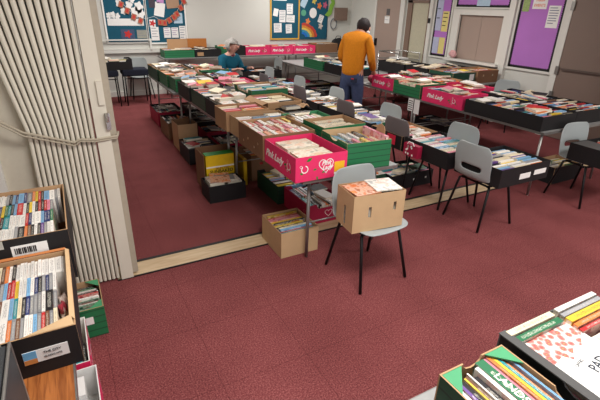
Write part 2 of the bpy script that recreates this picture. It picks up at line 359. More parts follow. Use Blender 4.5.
# ================================================================= BOXES
def clutter(M, w, d, h, n, pal):
    for k in range(n):
        x, y = rnd.uniform(-.32, .32) * w, rnd.uniform(-.38, .38) * d
        R = rz(rnd.uniform(-.5, .5) + rnd.choice((0, PI / 2))) @ Matrix.Rotation(PI / 2 + rnd.uniform(-.25, .25), 3, 'Y')
        add_book(M, x, y, h + .004 + rnd.uniform(0, .014), rnd.uniform(.012, .03), rnd.uniform(.16, .21), rnd.uniform(.1, .13), rnd.choice(pal), 'loose', 'book', R)
def panel(bm, W, h, prof, M, holes=()):
    T = .005
    if prof == 'tray':
        a, b, n = min(.09, W * .2), .02, .045
        pts = [(-W / 2, 0), (W / 2, 0), (W / 2, h), (W / 2 - a, h), (W / 2 - a - b, h - n), (-W / 2 + a + b, h - n), (-W / 2 + a, h), (-W / 2, h)]
        prism(bm, pts, 0, T, M, 0, 1)
    elif prof == 'lip':     # full height with a rounded finger dip
        a = W * .3; n = .03
        pts = [(-W / 2, 0), (W / 2, 0), (W / 2, h), (a / 2, h)] + [(a / 2 * math.cos(t), h - n * math.sin(t)) for t in (PI * .15, PI * .3, PI * .5, PI * .7, PI * .85)] + [(-a / 2, h), (-W / 2, h)]
        prism(bm, pts, 0, T, M, 0, 1)
    elif not holes: prism(bm, [(-W / 2, 0), (W / 2, 0), (W / 2, h), (-W / 2, h)], 0, T, M, 0, 1)
    else:
        xs = sorted({-W / 2, W / 2, *[q for c in holes for q in (c[0] - c[2] / 2, c[0] + c[2] / 2)]}); zs = sorted({0, h, *[q for c in holes for q in (c[1] - c[3] / 2, c[1] + c[3] / 2)]})
        for x0, x1 in zip(xs, xs[1:]):
            for z0, z1 in zip(zs, zs[1:]):
                if any(abs((x0 + x1) / 2 - c[0]) < c[2] / 2 and abs((z0 + z1) / 2 - c[1]) < c[3] / 2 for c in holes): continue
                prism(bm, [(x0, z0), (x1, z0), (x1, z1), (x0, z1)], 0, T, M, 0, 1)
        bmesh.ops.remove_doubles(bm, verts=bm.verts, dist=.0001)
def crate(label, x0, x1, y0, y1, z0, h, out, inn=KRAFT, prof=('tray', 'flat'), rot=0, name='cardboard_tray', cat='box', fillmode=None, phrase=None, group=None, holes_n=(), holes_l=(), corners=None, **kw):
    cx, cy = (x0 + x1) / 2, (y0 + y1) / 2; W, D = x1 - x0, y1 - y0
    r = thing(name, label, cat, (cx, cy, z0 + .001), rot, group)
    o = [out, inn]
    bm = bmesh.new(); box(bm, -W / 2 + .005, W / 2 - .005, -D / 2 + .005, D / 2 - .005, 0, .005); obj('base', bm, inn, r)
    for k, (ln, pf) in enumerate(((W, prof[0]), (D - .0102, prof[1]), (W, prof[0]), (D - .0102, prof[1]))):
        M = Matrix.Rotation(-k * PI / 2, 4, 'Z') @ Matrix.Translation((0, -(D if k % 2 == 0 else W) / 2, 0))
        bm = bmesh.new(); hl = holes_n if k == 0 or k == 2 else holes_l
        panel(bm, ln, h, pf, M, hl); obj('side_panel', bm, o, r)
    if corners:
        for sx in (-1, 1):
            for sy in (-1, 1):
                bm = bmesh.new(); xx, yy = sx * (W / 2 - .006), sy * (D / 2 - .006)
                vs = [(xx, yy), (xx - sx * .075, yy), (xx, yy - sy * .075)]
                a = [bm.verts.new((p[0], p[1], h)) for p in vs]; b = [bm.verts.new((p[0], p[1], h - .004)) for p in vs]
                bm.faces.new(a); bm.faces.new(b[::-1])
                for i in range(3): bm.faces.new((a[i], b[i], b[(i + 1) % 3], a[(i + 1) % 3]))
                obj('corner_gusset', bm, corners, r)
    M = Matrix.Translation((cx, cy, z0)) @ Matrix.Rotation(rot, 4, 'Z')
    if fillmode and name in ('cardboard_tray', 'apple_tray') and cy > 3.0 and h < .26: clutter(M, W, D, h, int(W * D * 11), kw.get('pal', MIX))
    if fillmode: fill(M, W - .022, D - .022, h, .0065, phrase, fillmode, **kw)
    r['_'] = 0; del r['_']
    return r, M
def sticker(r, x, z, w_, h_, y, m, face='n', name='label_sticker', marks=True, yy=0):
    bm = bmesh.new()
    if face == 'n': box(bm, x - w_ / 2, x + w_ / 2, y - .0015, y, z - h_ / 2, z + h_ / 2)
    else: box(bm, y - .0015, y, x - w_ / 2, x + w_ / 2, z - h_ / 2, z + h_ / 2)
    return obj(name, bm, m, r)
def heart(bm, cx, cz, s, y, M=None):
    pts = []
    for i in range(40):
        t = 2 * PI * i / 40
        pts.append(((cx + s * 16 * math.sin(t) ** 3 / 17), y, cz + s * (13 * math.cos(t) - 5 * math.cos(2 * t) - 2 * math.cos(3 * t) - math.cos(4 * t)) / 17))
    n = len(pts)
    for i in range(n):
        a, b = Vector(pts[i]), Vector(pts[(i + 1) % n]); d = (b - a).normalized(); s_ = Vector((-d.z, 0, d.x)) * s * .05
        vs = [a + s_, a - s_, b - s_, b + s_]
        f = [v for v in vs]
        if M is not None: f = [M @ v for v in f]
        try: bm.faces.new([bm.verts.new(v) for v in f])
        except ValueError: pass
def leaf(bm, cx, cz, s, a, y, M):
    pts = []
    for i in range(10):
        t = i / 9; pts.append((t * s, .22 * s * math.sin(PI * t)))
    pts = pts + [(p[0], -p[1]) for p in pts[-2:0:-1]]
    v = [M @ Vector((cx + p[0] * math.cos(a) - p[1] * math.sin(a), y, cz + p[0] * math.sin(a) + p[1] * math.cos(a))) for p in pts]
    bm.faces.new([bm.verts.new(q) for q in v])
def pink_print(r, W, D, h, face, detail=True, words=None):
    """white script, heart, blossom and leaves printed on one side of a pink apple tray"""
    if face == 'n': M = Matrix.Translation((0, -D / 2, 0)); L = W; rot = FN
    else: M = Matrix.Rotation(-PI / 2, 4, 'Z') @ Matrix.Translation((0, -W / 2, 0)); L = D; rot = FL
    def P(x, z): return M @ Vector((x, -.0012, z))
    if words == 'heart':
        bm = bmesh.new(); heart(bm, L * .08, h * .55, h * .34, -.0012, M); obj('heart_outline', bm, WHITE, r)
        text('Pink', h * .25, WHITE, r, P(L * .08, h * .64), rot, shear=.35, bold=.0012); text('Lady', h * .25, WHITE, r, P(L * .1, h * .45), rot, shear=.35, bold=.0012)
    else:
        text('Pink Lady', h * .42, WHITE, r, P(-L * .17, h * .5), rot, shear=.4, bold=.002)
    if detail:
        for x, z, s, a in ((-.3, .8, .05, .5), (-.17, .42, .03, .2), (-.36, .3, .03, 2.6), (.0, .25, .03, .4), (-.1, .15, .03, -1.2)) if words == 'heart' else ((.16, .45, .04, .4), (.2, .3, .03, 1), (.36, .25, .03, 2)):
            bm = bmesh.new(); leaf(bm, x * L, z * h, s, a, -.0012, M); obj('printed_leaf', bm, LEAF, r)
        bm = bmesh.new()
        for cx, cz in (((-.33, .5), (-.4, .62)) if words == 'heart' else ((.3, .5), (.26, .3), (.27, .7))):
            for k in range(14):
                a0, a1 = 2 * PI * k / 14, 2 * PI * (k + 1) / 14; R = h * .16; q = h * .12
                if cz == .5 and k in (3, 4): continue
                sc = 1 if cz == .5 else .35
                bm.faces.new([bm.verts.new(M @ Vector((cx * L + rr * sc * math.cos(t), -.0012, cz * h + rr * sc * math.sin(t)))) for rr, t in ((q, a0), (R, a0), (R, a1), (q, a1))])
        obj('printed_blossom', bm, WHITE, r)

# ---------------------------------------------------------------- tables
def table(label, x0, x1, y0, y1, h=.7, top=TTOP, legm=STEEL, name='folding_table', group=None, inset=.12):
    cx, cy = (x0 + x1) / 2, (y0 + y1) / 2; W, D = x1 - x0, y1 - y0
    t = thing(name, label, 'table', (cx, cy, 0), 0, group)
    bxo('tabletop', -W / 2, W / 2, -D / 2, D / 2, h - .022, h, top, t)
    bm = bmesh.new(); e = .004
    for q in ((-W / 2 - e, -W / 2, -D / 2, D / 2), (W / 2, W / 2 + e, -D / 2, D / 2), (-W / 2 - e, W / 2 + e, -D / 2 - e, -D / 2), (-W / 2 - e, W / 2 + e, D / 2, D / 2 + e)): box(bm, *q, h - .026, h - .001)
    obj('metal_edging', bm, STEEL, t)
    for sx in (-1, 1):
        for sy in (-1, 1):
            bm = bmesh.new(); x, y = sx * (W / 2 - inset), sy * (D / 2 - inset)
            tube(bm, [(x - sx * .0, y, h - .03), (x + sx * .02, y + sy * .02, .004)], .0135); obj('leg', bm, legm, t, True)
    for sy in (-1, 1):
        y = sy * (D / 2 - inset)
        bm = bmesh.new(); tube(bm, [(-W / 2 + inset, y, h - .032), (W / 2 - inset, y, h - .032)], .011); obj('crossbar', bm, legm, t, True)
        bm = bmesh.new(); tube(bm, [(-W / 2 + inset, y + sy * .012, .3), (W / 2 - inset, y + sy * .012, .3)], .007); obj('crossbar', bm, legm, t, True)
    return t
table('grey folding table nearest the camera under the pink and green apple boxes', 1.36, 2.2, 2.44, 4.2)
table('middle grey folding table of the long left row, under black and green trays', 1.36, 2.36, 4.22, 6.0)
table('farthest grey folding table of the long left row, beneath green trays', 1.3, 2.36, 6.02, 7.8)
table('grey table at the near end of the right row, under the two long black trays', 4.2, 5.4, 2.56, 4.5, inset=.04)
table('grey table further back in the right row, under pink and green trays', 4.25, 5.4, 4.54, 5.85, inset=.04)
table('half empty grey table between the man and the back wall', 4.32, 5.4, 6.3, 9.0)
table('grey table along the right wall below the hatch', 5.45, 6.6, 5.0, 7.0)
table('table against the back wall at the left holding green and black trays', 1.85, 3.3, 9.1, 9.7, .8)
table('table against the back wall in the middle holding pink trays', 3.34, 4.7, 9.1, 9.7, .81)
table('table against the back wall at the right below the rainbow board', 4.74, 6.5, 9.1, 9.7, .81)
side = thing('side_table', 'wooden table in the left foreground holding boxes of CDs', 'table', (0, 0, 0))
bxo('tabletop', -.95, -.128, .7, 2.5, .75, .776, wood('oak_top', (128, 70, 32), (172, 104, 52), (60, 4, 10), .4), side)
bxo('edge_strip', -.128, -.123, .7, 2.5, .748, .7765, STEEL, side)
for x, y in ((-.2, .78), (-.2, 2.42), (-.88, .78), (-.88, 2.42)):
    bm = bmesh.new(); tube(bm, [(x, y, .749), (x, y, .003)], .015); obj('leg', bm, STEEL, side, True)

# ================================================================= CHAIRS
def chair_mesh():
    bm = bmesh.new()
    # profile (y forward = +y, z up) of seat and back, width at each station
    prof = [(.215, .425, .30), (.20, .437, .39), (.12, .437, .42), (0, .432, .425), (-.10, .430, .42), (-.17, .437, .41), (-.205, .47, .40), (-.217, .53, .395), (-.224, .58, .40), (-.229, .63, .405), (-.235, .69, .40), (-.238, .745, .37), (-.24, .775, .29)]
    us = [-1, -.9, -.55, -.3, 0, .3, .55, .9, 1]
    g = []
    for k, (y, z, w_) in enumerate(prof):
        row = []
        for u in us:
            dish = .018 * u * u
            if k < 6: p = (u * w_ / 2, y, z + dish * .7)
            else: p = (u * w_ / 2, y + dish * 1.4, z)
            row.append(bm.verts.new(p))
        g.append(row)
    for k in range(len(prof) - 1):
        for i in range(len(us) - 1):
            if k == 7 and 2 <= i <= 5: continue
            bm.faces.new((g[k][i], g[k][i + 1], g[k + 1][i + 1], g[k + 1][i]))
    return bm
def make_chair(label):
    t = thing('stacking_chair', label, 'chair')
    o = obj('shell', chair_mesh(), PLAST, t, True)
    o.modifiers.new('s', 'SOLIDIFY').thickness = .009
    m = o.modifiers.new('u', 'SUBSURF'); m.levels = 1; m.render_levels = 1
    for sx in (-1, 1):
        for sy, fx in ((1, .21), (-1, .205)):
            bm = bmesh.new(); tube(bm, [(sx * .14, sy * .10, .408), (sx * .165, sy * .125, .40), (sx * fx, sy * .215, .006)], .0115); obj('leg', bm, BLACKM, t, True)
    bm = bmesh.new()
    for sy in (-1, 1): tube(bm, [(-.15, sy * .11, .404), (.15, sy * .11, .404)], .010)
    for sx in (-1, 1): tube(bm, [(sx * .14, -.12, .404), (sx * .14, .12, .404)], .010)
    obj('under_frame', bm, BLACKM, t, True)
    return t
chair0 = make_chair('grey plastic chair nearest the camera with a kraft carton of magazines on its seat')
chair0.location = (1.76, 2.17, 0); chair0.rotation_euler.z = PI + .05
def chair(x, y, a, label):
    c = copy_tree(chair0); c.location = (x, y, 0); c.rotation_euler.z = a; c['label'] = label; return c
RL = -PI / 2; RR = PI / 2      # facing +X, facing -X
chair(3.24, 2.42, RL, 'grey slotted chair back at the near end of the chair row')
chair(3.24, 3.44, RL, 'grey chair back with a red patch behind the big green crate')
chair(3.24, 4.42, RL, 'dark-looking chair back just left of the yellow-spined books')
chair(3.2, 5.55, RL, 'chair back behind the green crate at mid row, seen from behind')
chair(3.2, 6.82, RL, 'chair back nearest the seated woman, seen from behind')
chair(3.26, 2.93, RR, 'light grey chair front facing left, nearest of the five facing ones')
chair(3.2, 4.0, RR, 'light grey chair facing left beside the green crate row, second nearest')
chair(3.2, 5.2, RR, 'pale grey chair in front of the man in the mustard jumper')
chair(3.2, 6.32, RR, 'pale chair facing left, midway between the man and the woman')
chair(3.2, 7.5, RR, 'pale chair facing left in front of the pink floor boxes, farthest one')
chair(4.62, 2.3, PI - .12, 'grey chair at the right edge carrying a black tray on its seat')
SHADEDP = mat('shaded_grey_plastic', (112, 104, 104), .45, noise=.03, scale=5, spec=.4)  # the grey chair plastic with the shade of the unlit backs put in
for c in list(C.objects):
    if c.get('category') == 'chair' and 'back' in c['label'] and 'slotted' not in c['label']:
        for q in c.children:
            if q.name.startswith('shell'): q.material_slots[0].link = 'OBJECT'; q.material_slots[0].material = SHADEDP
chair(6.3, 4.7, PI * .62, 'grey empty chair against the right wall under the big purple board')
chair(4.05, 8.9, RR, 'grey chair seen side on below the first pink tray at the back')
chair(1.42, 9.5, PI, 'grey chair with rounded back behind the navy stools at the left')
NAVY = mat('navy_fabric', (30, 34, 48), .9)
def navy_stool(x, y, label):
    t = thing('padded_stool', label, 'stool', (x, y, 0))
    bm = bmesh.new(); box(bm, -.235, .235, -.2, .2, .55, .658); bmesh.ops.bevel(bm, geom=bm.edges[:], offset=.015, segments=2, affect='EDGES'); obj('seat', bm, NAVY, t)
    for sx in (-1, 1):
        for sy in (-1, 1):
            bm = bmesh.new(); tube(bm, [(sx * .2, sy * .17, .56), (sx * .21, sy * .18, .004)], .012); obj('leg', bm, BLACKM, t, True)
    for sy in (-1, 1):
        bm = bmesh.new(); tube(bm, [(-.2, sy * .172, .5), (.2, sy * .172, .5)], .008); obj('rail', bm, BLACKM, t, True)
    return t
navy_stool(.70, 8.95, 'navy padded stool mostly hidden by the partition, under the black tray')
navy_stool(1.24, 8.95, 'navy padded stool with thin black legs right of the black tray, by the left tables')

# ================================================================= BOXES ON ROW 1
TR = ('tray', 'flat')
r, M = crate('bright pink apple tray with heart print, at the near corner of the left row', 1.29, 1.71, 2.425, 2.94, .7, .18, PINK, PINK, ('flat', 'flat'), 0, 'apple_tray', phrase='the pink heart-printed tray', fillmode=None)
pink_print(r, .42, .515, .18, 'n', True, 'heart'); pink_print(r, .42, .515, .18, 'l', True)
o = sticker(r, .145, .075, .085, .075, -.258, YELLOWP)
s2 = sticker(r, .145, .028, .085, .015, -.258, WHITE)
fill(M, .39, .5, .165, .0065, 'the pink heart-printed tray', 'flat', ['white', 'white', 'cream', 'grey', 'light blue', 'yellow'], 'magazine', cell=(.35, .24), mag=(.3, .225))
fill(M @ Matrix.Translation((.172, .0, 0)), .035, .49, .165, .0065, 'the pink heart-printed tray', 'y', WHI, L=.24) if False else None
r, M = crate('tall brown apple box with hand holes behind the pink heart tray', 1.28, 1.74, 2.95, 3.48, .7, .2, BROWNC, KRAFT, ('flat', 'flat'), 0, 'apple_box', holes_n=((0, .12, .09, .03),), holes_l=((-.15, .06, .02, .02), (-.05, .1, .02, .02), (.08, .06, .02, .02), (.16, .11, .02, .02)), phrase='the tall brown box behind the pink tray', fillmode='y', pal=RED, over=.01)
r, M = crate('pale kraft carton with its lid flap raised, behind the brown apple box', 1.33, 1.84, 3.5, 3.84, .7, .17, KRAFTL, KRAFT, ('flat', 'flat'), 0, 'carton', phrase='the pale carton with a raised flap', fillmode='x', pal=WHI + ['light blue', 'pink'])
bm = bmesh.new(); a = [(-.255, -.172, .17), (.255, -.172, .17), (.25, -.205, .04), (-.25, -.205, .04)]
bm.faces.new([bm.verts.new(v) for v in a]); o = obj('lid_flap', bm, KRAFTL, r); o.modifiers.new('s', 'SOLIDIFY').thickness = .004
r, M = crate('light brown carton packed with pink and white spines, third carton back', 1.30, 1.74, 3.86, 4.2, .7, .19, KRAFT, KRAFT, ('flat', 'flat'), 0, 'carton', phrase='the third brown carton back', fillmode='x', pal=RED + ['pink'] * 6)
r, M = crate('black tray spilling over with white books, left edge of the left row', 1.36, 1.8, 4.23, 4.72, .7, .17, BLACKC, BLACKC, TR, 0, phrase='the black tray of white books', fillmode='flat', pal=['white'] * 8 + ['cream', 'light blue'], over=.03)
r, M = crate('dark green tray of cream books on the left edge, behind the tray of white books', 1.36, 1.84, 4.74, 5.32, .7, .175, GREEND, BLACKC, TR, 0, phrase='the dark green tray on the left edge', fillmode='x', pal=WHI, over=.015)
r, M = crate('black tray holding red and white books midway along the left row edge', 1.34, 1.8, 5.34, 5.9, .7, .17, BLACKC, BLACKC, TR, 0, phrase='the black tray midway on the left edge', fillmode='flat', pal=RED, over=.02)
r, M = crate('green tray with visible brown inside, left edge, third from the far end', 1.34, 1.86, 6.02, 6.42, .7, .175, GREENC, BROWNC, TR, 0, phrase='the third green tray from the far end', fillmode='x', pal=MIX)
r, M = crate('green tray of red and white books, second from the far left end', 1.32, 1.84, 6.45, 6.98, .7, .175, GREENC, KRAFT, TR, 0, phrase='the second green tray from the far end', fillmode='x', pal=RED)
r, M = crate('dark green tray at the far left corner of the long row', 1.3, 1.8, 7.02, 7.78, .7, .175, GREEND, KRAFT, TR, 0, phrase='the far corner green tray', fillmode='flat', pal=WHI + ['pink'] * 4)
# column 2
r, M = crate('big green plank-printed crate at the near end beside the pink tray', 1.745, 2.13, 2.45, 2.86, .7, .215, GREENC, KRAFTL, ('flat', 'lip'), -.07, 'apple_crate', phrase='the big near green crate', fillmode=None)
cols = ['cream', 'teal', 'light blue', 'teal', 'white', 'grey', 'light blue', 'white', 'cream', 'black', 'grey']
fill(M, .30, .38, .2, .0065, 'the big near green crate', 'y', MIX, 'book', .0, .018, .03, .19, cols)
bk = add_book(M, .165, -.02, .12, .026, .33, .23, 'pink', 'x', 'ring binder'); bk['lab'] = 'tall pink hardback standing proud in the big near green crate'
bm = bmesh.new(); pts = [(.0, 0)] + [(.05 * math.cos(t) + .05, .09 + .04 * math.sin(t)) for t in (PI, PI * .75, PI * .5, PI * .3, PI * .1)] + [(.13, .05), (.15, 0)]
prism(bm, pts, 0, .004, Matrix.Translation((.186, -.12, .17)) @ Matrix.Rotation(PI / 2, 4, 'Z')); obj('raised_flap', bm, KRAFT, r)
r, M = crate('green crate with brown rim holding large cream books, behind the near green crate', 1.79, 2.21, 2.90, 3.24, .7, .22, GREENC, KRAFT, ('flat', 'flat'), .03, 'apple_crate', holes_l=((.0, .14, .1, .035),), phrase='the green crate of cream books', fillmode='x', pal=['cream'] * 5 + ['white', 'black', 'grey'], tmin=.03, tmax=.05, L=.3)
r, M = crate('green crate with teal rim and pinkish book covers, in the middle of the near table', 1.78, 2.18, 3.28, 3.66, .7, .175, GREENC, GREENL, TR, 0, 'apple_crate', phrase='the teal-rimmed crate', fillmode='y', pal=['pink', 'pink', 'cream', 'white', 'white', 'green', 'black'], L=.35)
r, M = crate('low black tray with a few thick cream books and a torn brown flap beside it', 1.88, 2.22, 3.7, 4.0, .7, .15, BLACKC, BLACKC, TR, 0, phrase='the low black tray with a torn flap', fillmode='x', pal=['cream', 'white', 'black'], tmin=.03, tmax=.05, L=.3)
bm = bmesh.new()
random.seed(3)
g = [[bm.verts.new((.07 + i * .035, .05 + j * .03, .155 + .03 * random.random())) for j in range(5)] for i in range(4)]
for i in range(3):
    for j in range(4): bm.faces.new((g[i][j], g[i + 1][j], g[i + 1][j + 1], g[i][j + 1]))
o = obj('torn_flap', bm, KRAFT, r); o.modifiers.new('s', 'SOLIDIFY').thickness = .004
r, M = crate('open kraft carton of cream and pink books in the middle of the left row', 1.8, 2.2, 4.04, 4.5, .7, .2, KRAFT, KRAFT, ('flat', 'flat'), .05, 'carton', phrase='the open kraft carton mid row', fillmode='x', pal=['cream', 'cream', 'white', 'pink', 'black'])
for sgn in (-1, 1):
    bm = bmesh.new(); bm.faces.new([bm.verts.new(v) for v in ((sgn * .2, -.22, .2), (sgn * .2, .22, .2), (sgn * .275, .2, .17), (sgn * .275, -.2, .17))]); o = obj('lid_flap', bm, KRAFT, r); o.modifiers.new('s', 'SOLIDIFY').thickness = .004
r, M = crate('green tray of blue-grey books standing above its neighbours, beside the seated woman', 1.84, 2.3, 4.56, 5.08, .7, .235, GREENC, KRAFT, ('flat', 'tray'), .03, 'apple_crate', phrase='the raised green tray', fillmode='x', pal=['light blue', 'grey', 'white', 'cream', 'white', 'teal'], over=.01)
r, M = crate('black tray of cream books between the raised green tray and the flat pink one', 1.86, 2.3, 5.12, 5.5, .7, .17, BLACKC, KRAFT, TR, 0, phrase='the black tray behind the raised green tray', fillmode='y', pal=WHI)
r, M = crate('shallow pink tray lying flat before the woman in the teal jumper', 1.86, 2.32, 5.54, 5.96, .7, .16, PINK, PINK, ('flat', 'flat'), 0, 'apple_tray', phrase='the shallow pink tray', fillmode='x', pal=['pink'] * 3 + ['white', 'cream'])
r, M = crate('black tray of tightly packed books to the left of the woman', 1.88, 2.33, 6.05, 6.6, .7, .17, BLACKC, BLACKC, TR, 0, phrase='the black tray left of the woman', fillmode='y', pal=MIX, over=.02)
r, M = crate('green tray standing behind the others at the left of the woman', 1.88, 2.33, 6.66, 7.1, .7, .19, GREENC, KRAFT, ('flat', 'tray'), 0, phrase='the green tray behind the woman', fillmode='x', pal=RED + ['black'] * 3)
r, M = crate('black tray at the far right corner of the long left row', 1.88, 2.33, 7.15, 7.7, .7, .16, BLACKC, BLACKC, TR, 0, phrase='the far right corner tray', fillmode='y', pal=MIX, over=.02)

# ================================================================= ROW 2 (trays on chair seats)
ZS = .443
def row2(label, x0, x1, y0, y1, h, out, inn, phrase, mode, pal, **k):
    return crate(label, x0, x1, y0, y1, ZS + .008, h, out, inn, k.pop('prof', TR), k.pop('rot', 0), phrase=phrase, fillmode=mode, pal=pal, **k)
r, M = row2('black tray with two white labels at the near end of the chair row', 3.06, 3.70, 2.13, 2.62, .165, BLACKC, BLACKC, 'the near end chair-row tray', 'x', ['white', 'white', 'yellow', 'cream', 'light blue', 'purple', 'grey', 'black'], rot=0, prof=('flat', 'flat'))
sticker(r, -.0, .07, .14, .05, -.245, WHITE); sticker(r, .2, .08, .16, .045, -.245, WHITE)
r, M = row2('long black tray hanging over the second chair, filled with pink and blue covers', 3.0, 3.49, 2.66, 3.26, .165, BLACKC, BLACKC, 'the second chair-row tray', 'x', ['pink', 'light blue', 'white', 'white', 'cream', 'teal'], L=.21)
r, M = row2('black tray with red flowered lining beside the red-patched chair back', 3.0, 3.50, 3.3, 3.82, .15, BLACKC, KRAFT, 'the third chair-row tray', 'x', ['pink', 'red', 'white', 'cream', 'orange', 'white'])
r, M = row2('black tray of large white hardbacks beyond the red-patched chair', 3.0, 3.52, 3.86, 4.4, .16, BLACKC, BLACKC, 'the fourth chair-row tray', 'x', ['white'] * 4 + ['light blue', 'purple', 'grey'], over=.02)
r, M = row2('black tray with yellow-edged paperbacks in the middle of the chair row', 3.0, 3.5, 4.44, 5.0, .16, BLACKC, BLACKC, 'the fifth chair-row tray', 'x', WHI + ['yellow'] * 4)
r, M = row2('black tray of white books before the pale chair that stands near the man', 3.0, 3.5, 5.04, 5.6, .16, BLACKC, BLACKC, 'the sixth chair-row tray', 'x', ['white'] * 6 + ['grey', 'orange', 'light blue'])
r, M = row2('black tray seventh along the chair row with white and blue spines', 3.0, 3.5, 5.64, 6.2, .16, BLACKC, BLACKC, 'the seventh chair-row tray', 'x', WHI)
r, M = row2('black tray eighth along the chair row, close to the woman', 3.0, 3.5, 6.24, 6.8, .16, BLACKC, BLACKC, 'the eighth chair-row tray', 'x', WHI)
r, M = row2('black tray at the far end of the chair row behind the woman', 3.0, 3.5, 6.84, 7.7, .16, BLACKC, BLACKC, 'the far end chair-row tray', 'x', MIX)
# red patch
bm = bmesh.new(); box(bm, 2.968, 2.9715, 3.37, 3.50, .5, .6); tag(obj('red_cloth', bm, mat('red_cloth', (200, 30, 60), .8)), 'small red cloth showing through the slot of a chair back', 'cloth')
b = thing('paper_bag', 'crimson flowered paper bag hanging beside the chair with a red patch', 'bag', (2.955, 3.08, 0))
bm = bmesh.new(); vs = box(bm, -.03, .03, -.1, .1, .47, .59); obj('bag_body', bm, MAROON, b)
bm = bmesh.new(); tube(bm, [(-.032, -.05, .585), (-.034, -.03, .615), (-.034, .03, .615), (-.032, .05, .585)], .004); obj('handle', bm, WHITE, b)
bm = bmesh.new()
for k in range(9):
    cy, cz = random.uniform(-.08, .08), random.uniform(.485, .575)
    bm.faces.new([bm.verts.new((-.0312, cy + .012 * math.cos(t * PI / 3), cz + .012 * math.sin(t * PI / 3))) for t in range(6)])
obj('flower_print', bm, WHITE, b)

# ================================================================= ROW 3
r, M = crate('long black tray at the near right corner table, filled with mixed paperbacks', 4.19, 4.76, 2.6, 3.6, .7, .15, BLACKC, BLACKC, ('flat', 'flat'), .0, phrase='the long black near tray', fillmode='x', pal=MIX, over=.02, L=.18)
r, M = crate('second long black tray behind it on the corner table, by the right-edge chair', 4.8, 5.42, 2.62, 3.2, .7, .15, BLACKC, BLACKC, ('flat', 'flat'), .0, phrase='the right corner black tray', fillmode='x', pal=MIX, over=.02)
r, M = crate('black tray on the right side of the corner table below the purple board', 4.8, 5.4, 3.24, 3.9, .7, .15, BLACKC, BLACKC, TR, .0, phrase='the black tray below the purple board', fillmode='y', pal=MIX, over=.02)
r, M = crate('pink lettered apple tray in the middle of the right row, nearest pink one there', 4.19, 4.62, 3.64, 4.33, .7, .17, PINK, PINK, ('flat', 'flat'), .0, 'apple_tray', phrase='the pink lettered tray of the right row', fillmode='x', pal=MIX, over=.01)
pink_print(r, .43, .69, .17, 'l')
r, M = crate('pink tray behind the lettered pink one on the right row', 4.68, 5.12, 3.96, 4.5, .7, .17, PINK, PINK, ('flat', 'flat'), .0, 'apple_tray', phrase='the rear pink tray of the right row', fillmode='x', pal=RED)
r, M = crate('green slatted-look tray between two pink trays on the right row', 4.2, 4.66, 4.38, 4.94, .7, .185, GREENC, KRAFT, ('flat', 'tray'), .0, phrase='the green tray between pink trays', fillmode='x', pal=['cream', 'cream', 'white', 'green', 'red', 'orange'], over=.01)
r, M = crate('green tray at the rear of the right row table holding red and cream books', 4.72, 5.2, 4.56, 5.1, .7, .17, GREENC, KRAFT, TR, .0, phrase='the rear green tray of the right row', fillmode='x', pal=RED + ['black'] * 3)
r, M = crate('pink lettered apple tray at the far end of the right row beside the man', 4.24, 4.68, 4.98, 5.5, .7, .165, PINK, PINK, ('flat', 'flat'), .0, 'apple_tray', phrase='the pink tray beside the man', fillmode='x', pal=MIX)
pink_print(r, .44, .52, .165, 'l')
r, M = crate('black tray behind the pink one, to the right of the man', 4.74, 5.3, 5.14, 5.75, .7, .165, BLACKC, BLACKC, TR, .0, phrase='the black tray right of the man', fillmode='x', pal=DRK + ['orange', 'yellow'])
b = thing('tote_bag', 'pink and brown bag on the table edge right beside the man', 'bag', (4.42, 5.66, .7))
bm = bmesh.new(); bmesh.ops.create_uvsphere(bm, u_segments=14, v_segments=10, radius=.1)
for v in bm.verts: v.co = Vector((v.co.x * 1.3, v.co.y * 1.0, (v.co.z + .1) * .75 + .008 * math.sin(v.co.x * 60)))
obj('bag_body', bm, mat('bag', (150, 60, 76), .8, noise=.3, scale=20), b, True)
bm = bmesh.new(); tube(bm, [(-.07, 0, .13), (-.05, 0, .2), (.05, 0, .2), (.07, 0, .13)], .007); obj('handle', bm, BLACKM, b, True)
sh = thing('notice_sheet', 'white printed sheets hanging from the table edge under the pink lettered tray', 'paper', (4.19, 4.46, 0))
bm = bmesh.new(); box(bm, -.004, -.001, -.11, -.01, .5, .69); obj('sheet', bm, PAPER, sh); bm = bmesh.new(); box(bm, -.006, -.003, .01, .11, .52, .69); obj('sheet', bm, PAPER, sh)
bm = bmesh.new()
for k in range(5): box(bm, -.0072, -.0062, .02, .1, .54 + k * .028, .55 + k * .028)
obj('printed_lines', bm, BLACKC, sh)

# ================================================================= ROW 4 and back
r, M = crate('brown apple box with round holes at the near end of the hatch table', 6.05, 6.55, 5.05, 5.5, .7, .2, BROWNC, KRAFT, ('flat', 'flat'), 0, 'apple_box', holes_n=((-.1, .12, .03, .03), (.12, .12, .03, .03)), phrase='the brown box by the hatch', fillmode='x', pal=RED)
r, M = crate('dark green tray with a white square label at the near end of the hatch table', 5.47, 5.98, 5.03, 5.56, .7, .19, GREEND, KRAFT, ('flat', 'flat'), 0, phrase='the labelled dark green tray', fillmode='x', pal=MIX)
sticker(r, .17, .11, .1, .1, -.265, WHITE)
r, M = crate('black tray in the middle of the hatch table', 5.47, 6.0, 5.6, 6.15, .7, .19, BLACKC, BLACKC, ('flat', 'flat'), 0, phrase='the middle hatch-table tray', fillmode='x', pal=RED + ['light blue', 'teal'])
r, M = crate('black tray at the far end of the hatch table beside the trolley', 5.47, 6.0, 6.2, 6.95, .7, .19, BLACKC, BLACKC, ('flat', 'flat'), 0, phrase='the far hatch-table tray', fillmode='x', pal=['cream', 'black', 'white', 'brown'])
r, M = crate('black tray against the wall directly under the hatch counter', 6.05, 6.56, 5.56, 6.2, .7, .17, BLACKC, BLACKC, TR, 0, phrase='the tray under the counter', fillmode='x', pal=MIX)
tr = thing('book_trolley', 'chrome-railed trolley with papers beside the taupe door', 'trolley', (6.3, 7.3, 0))
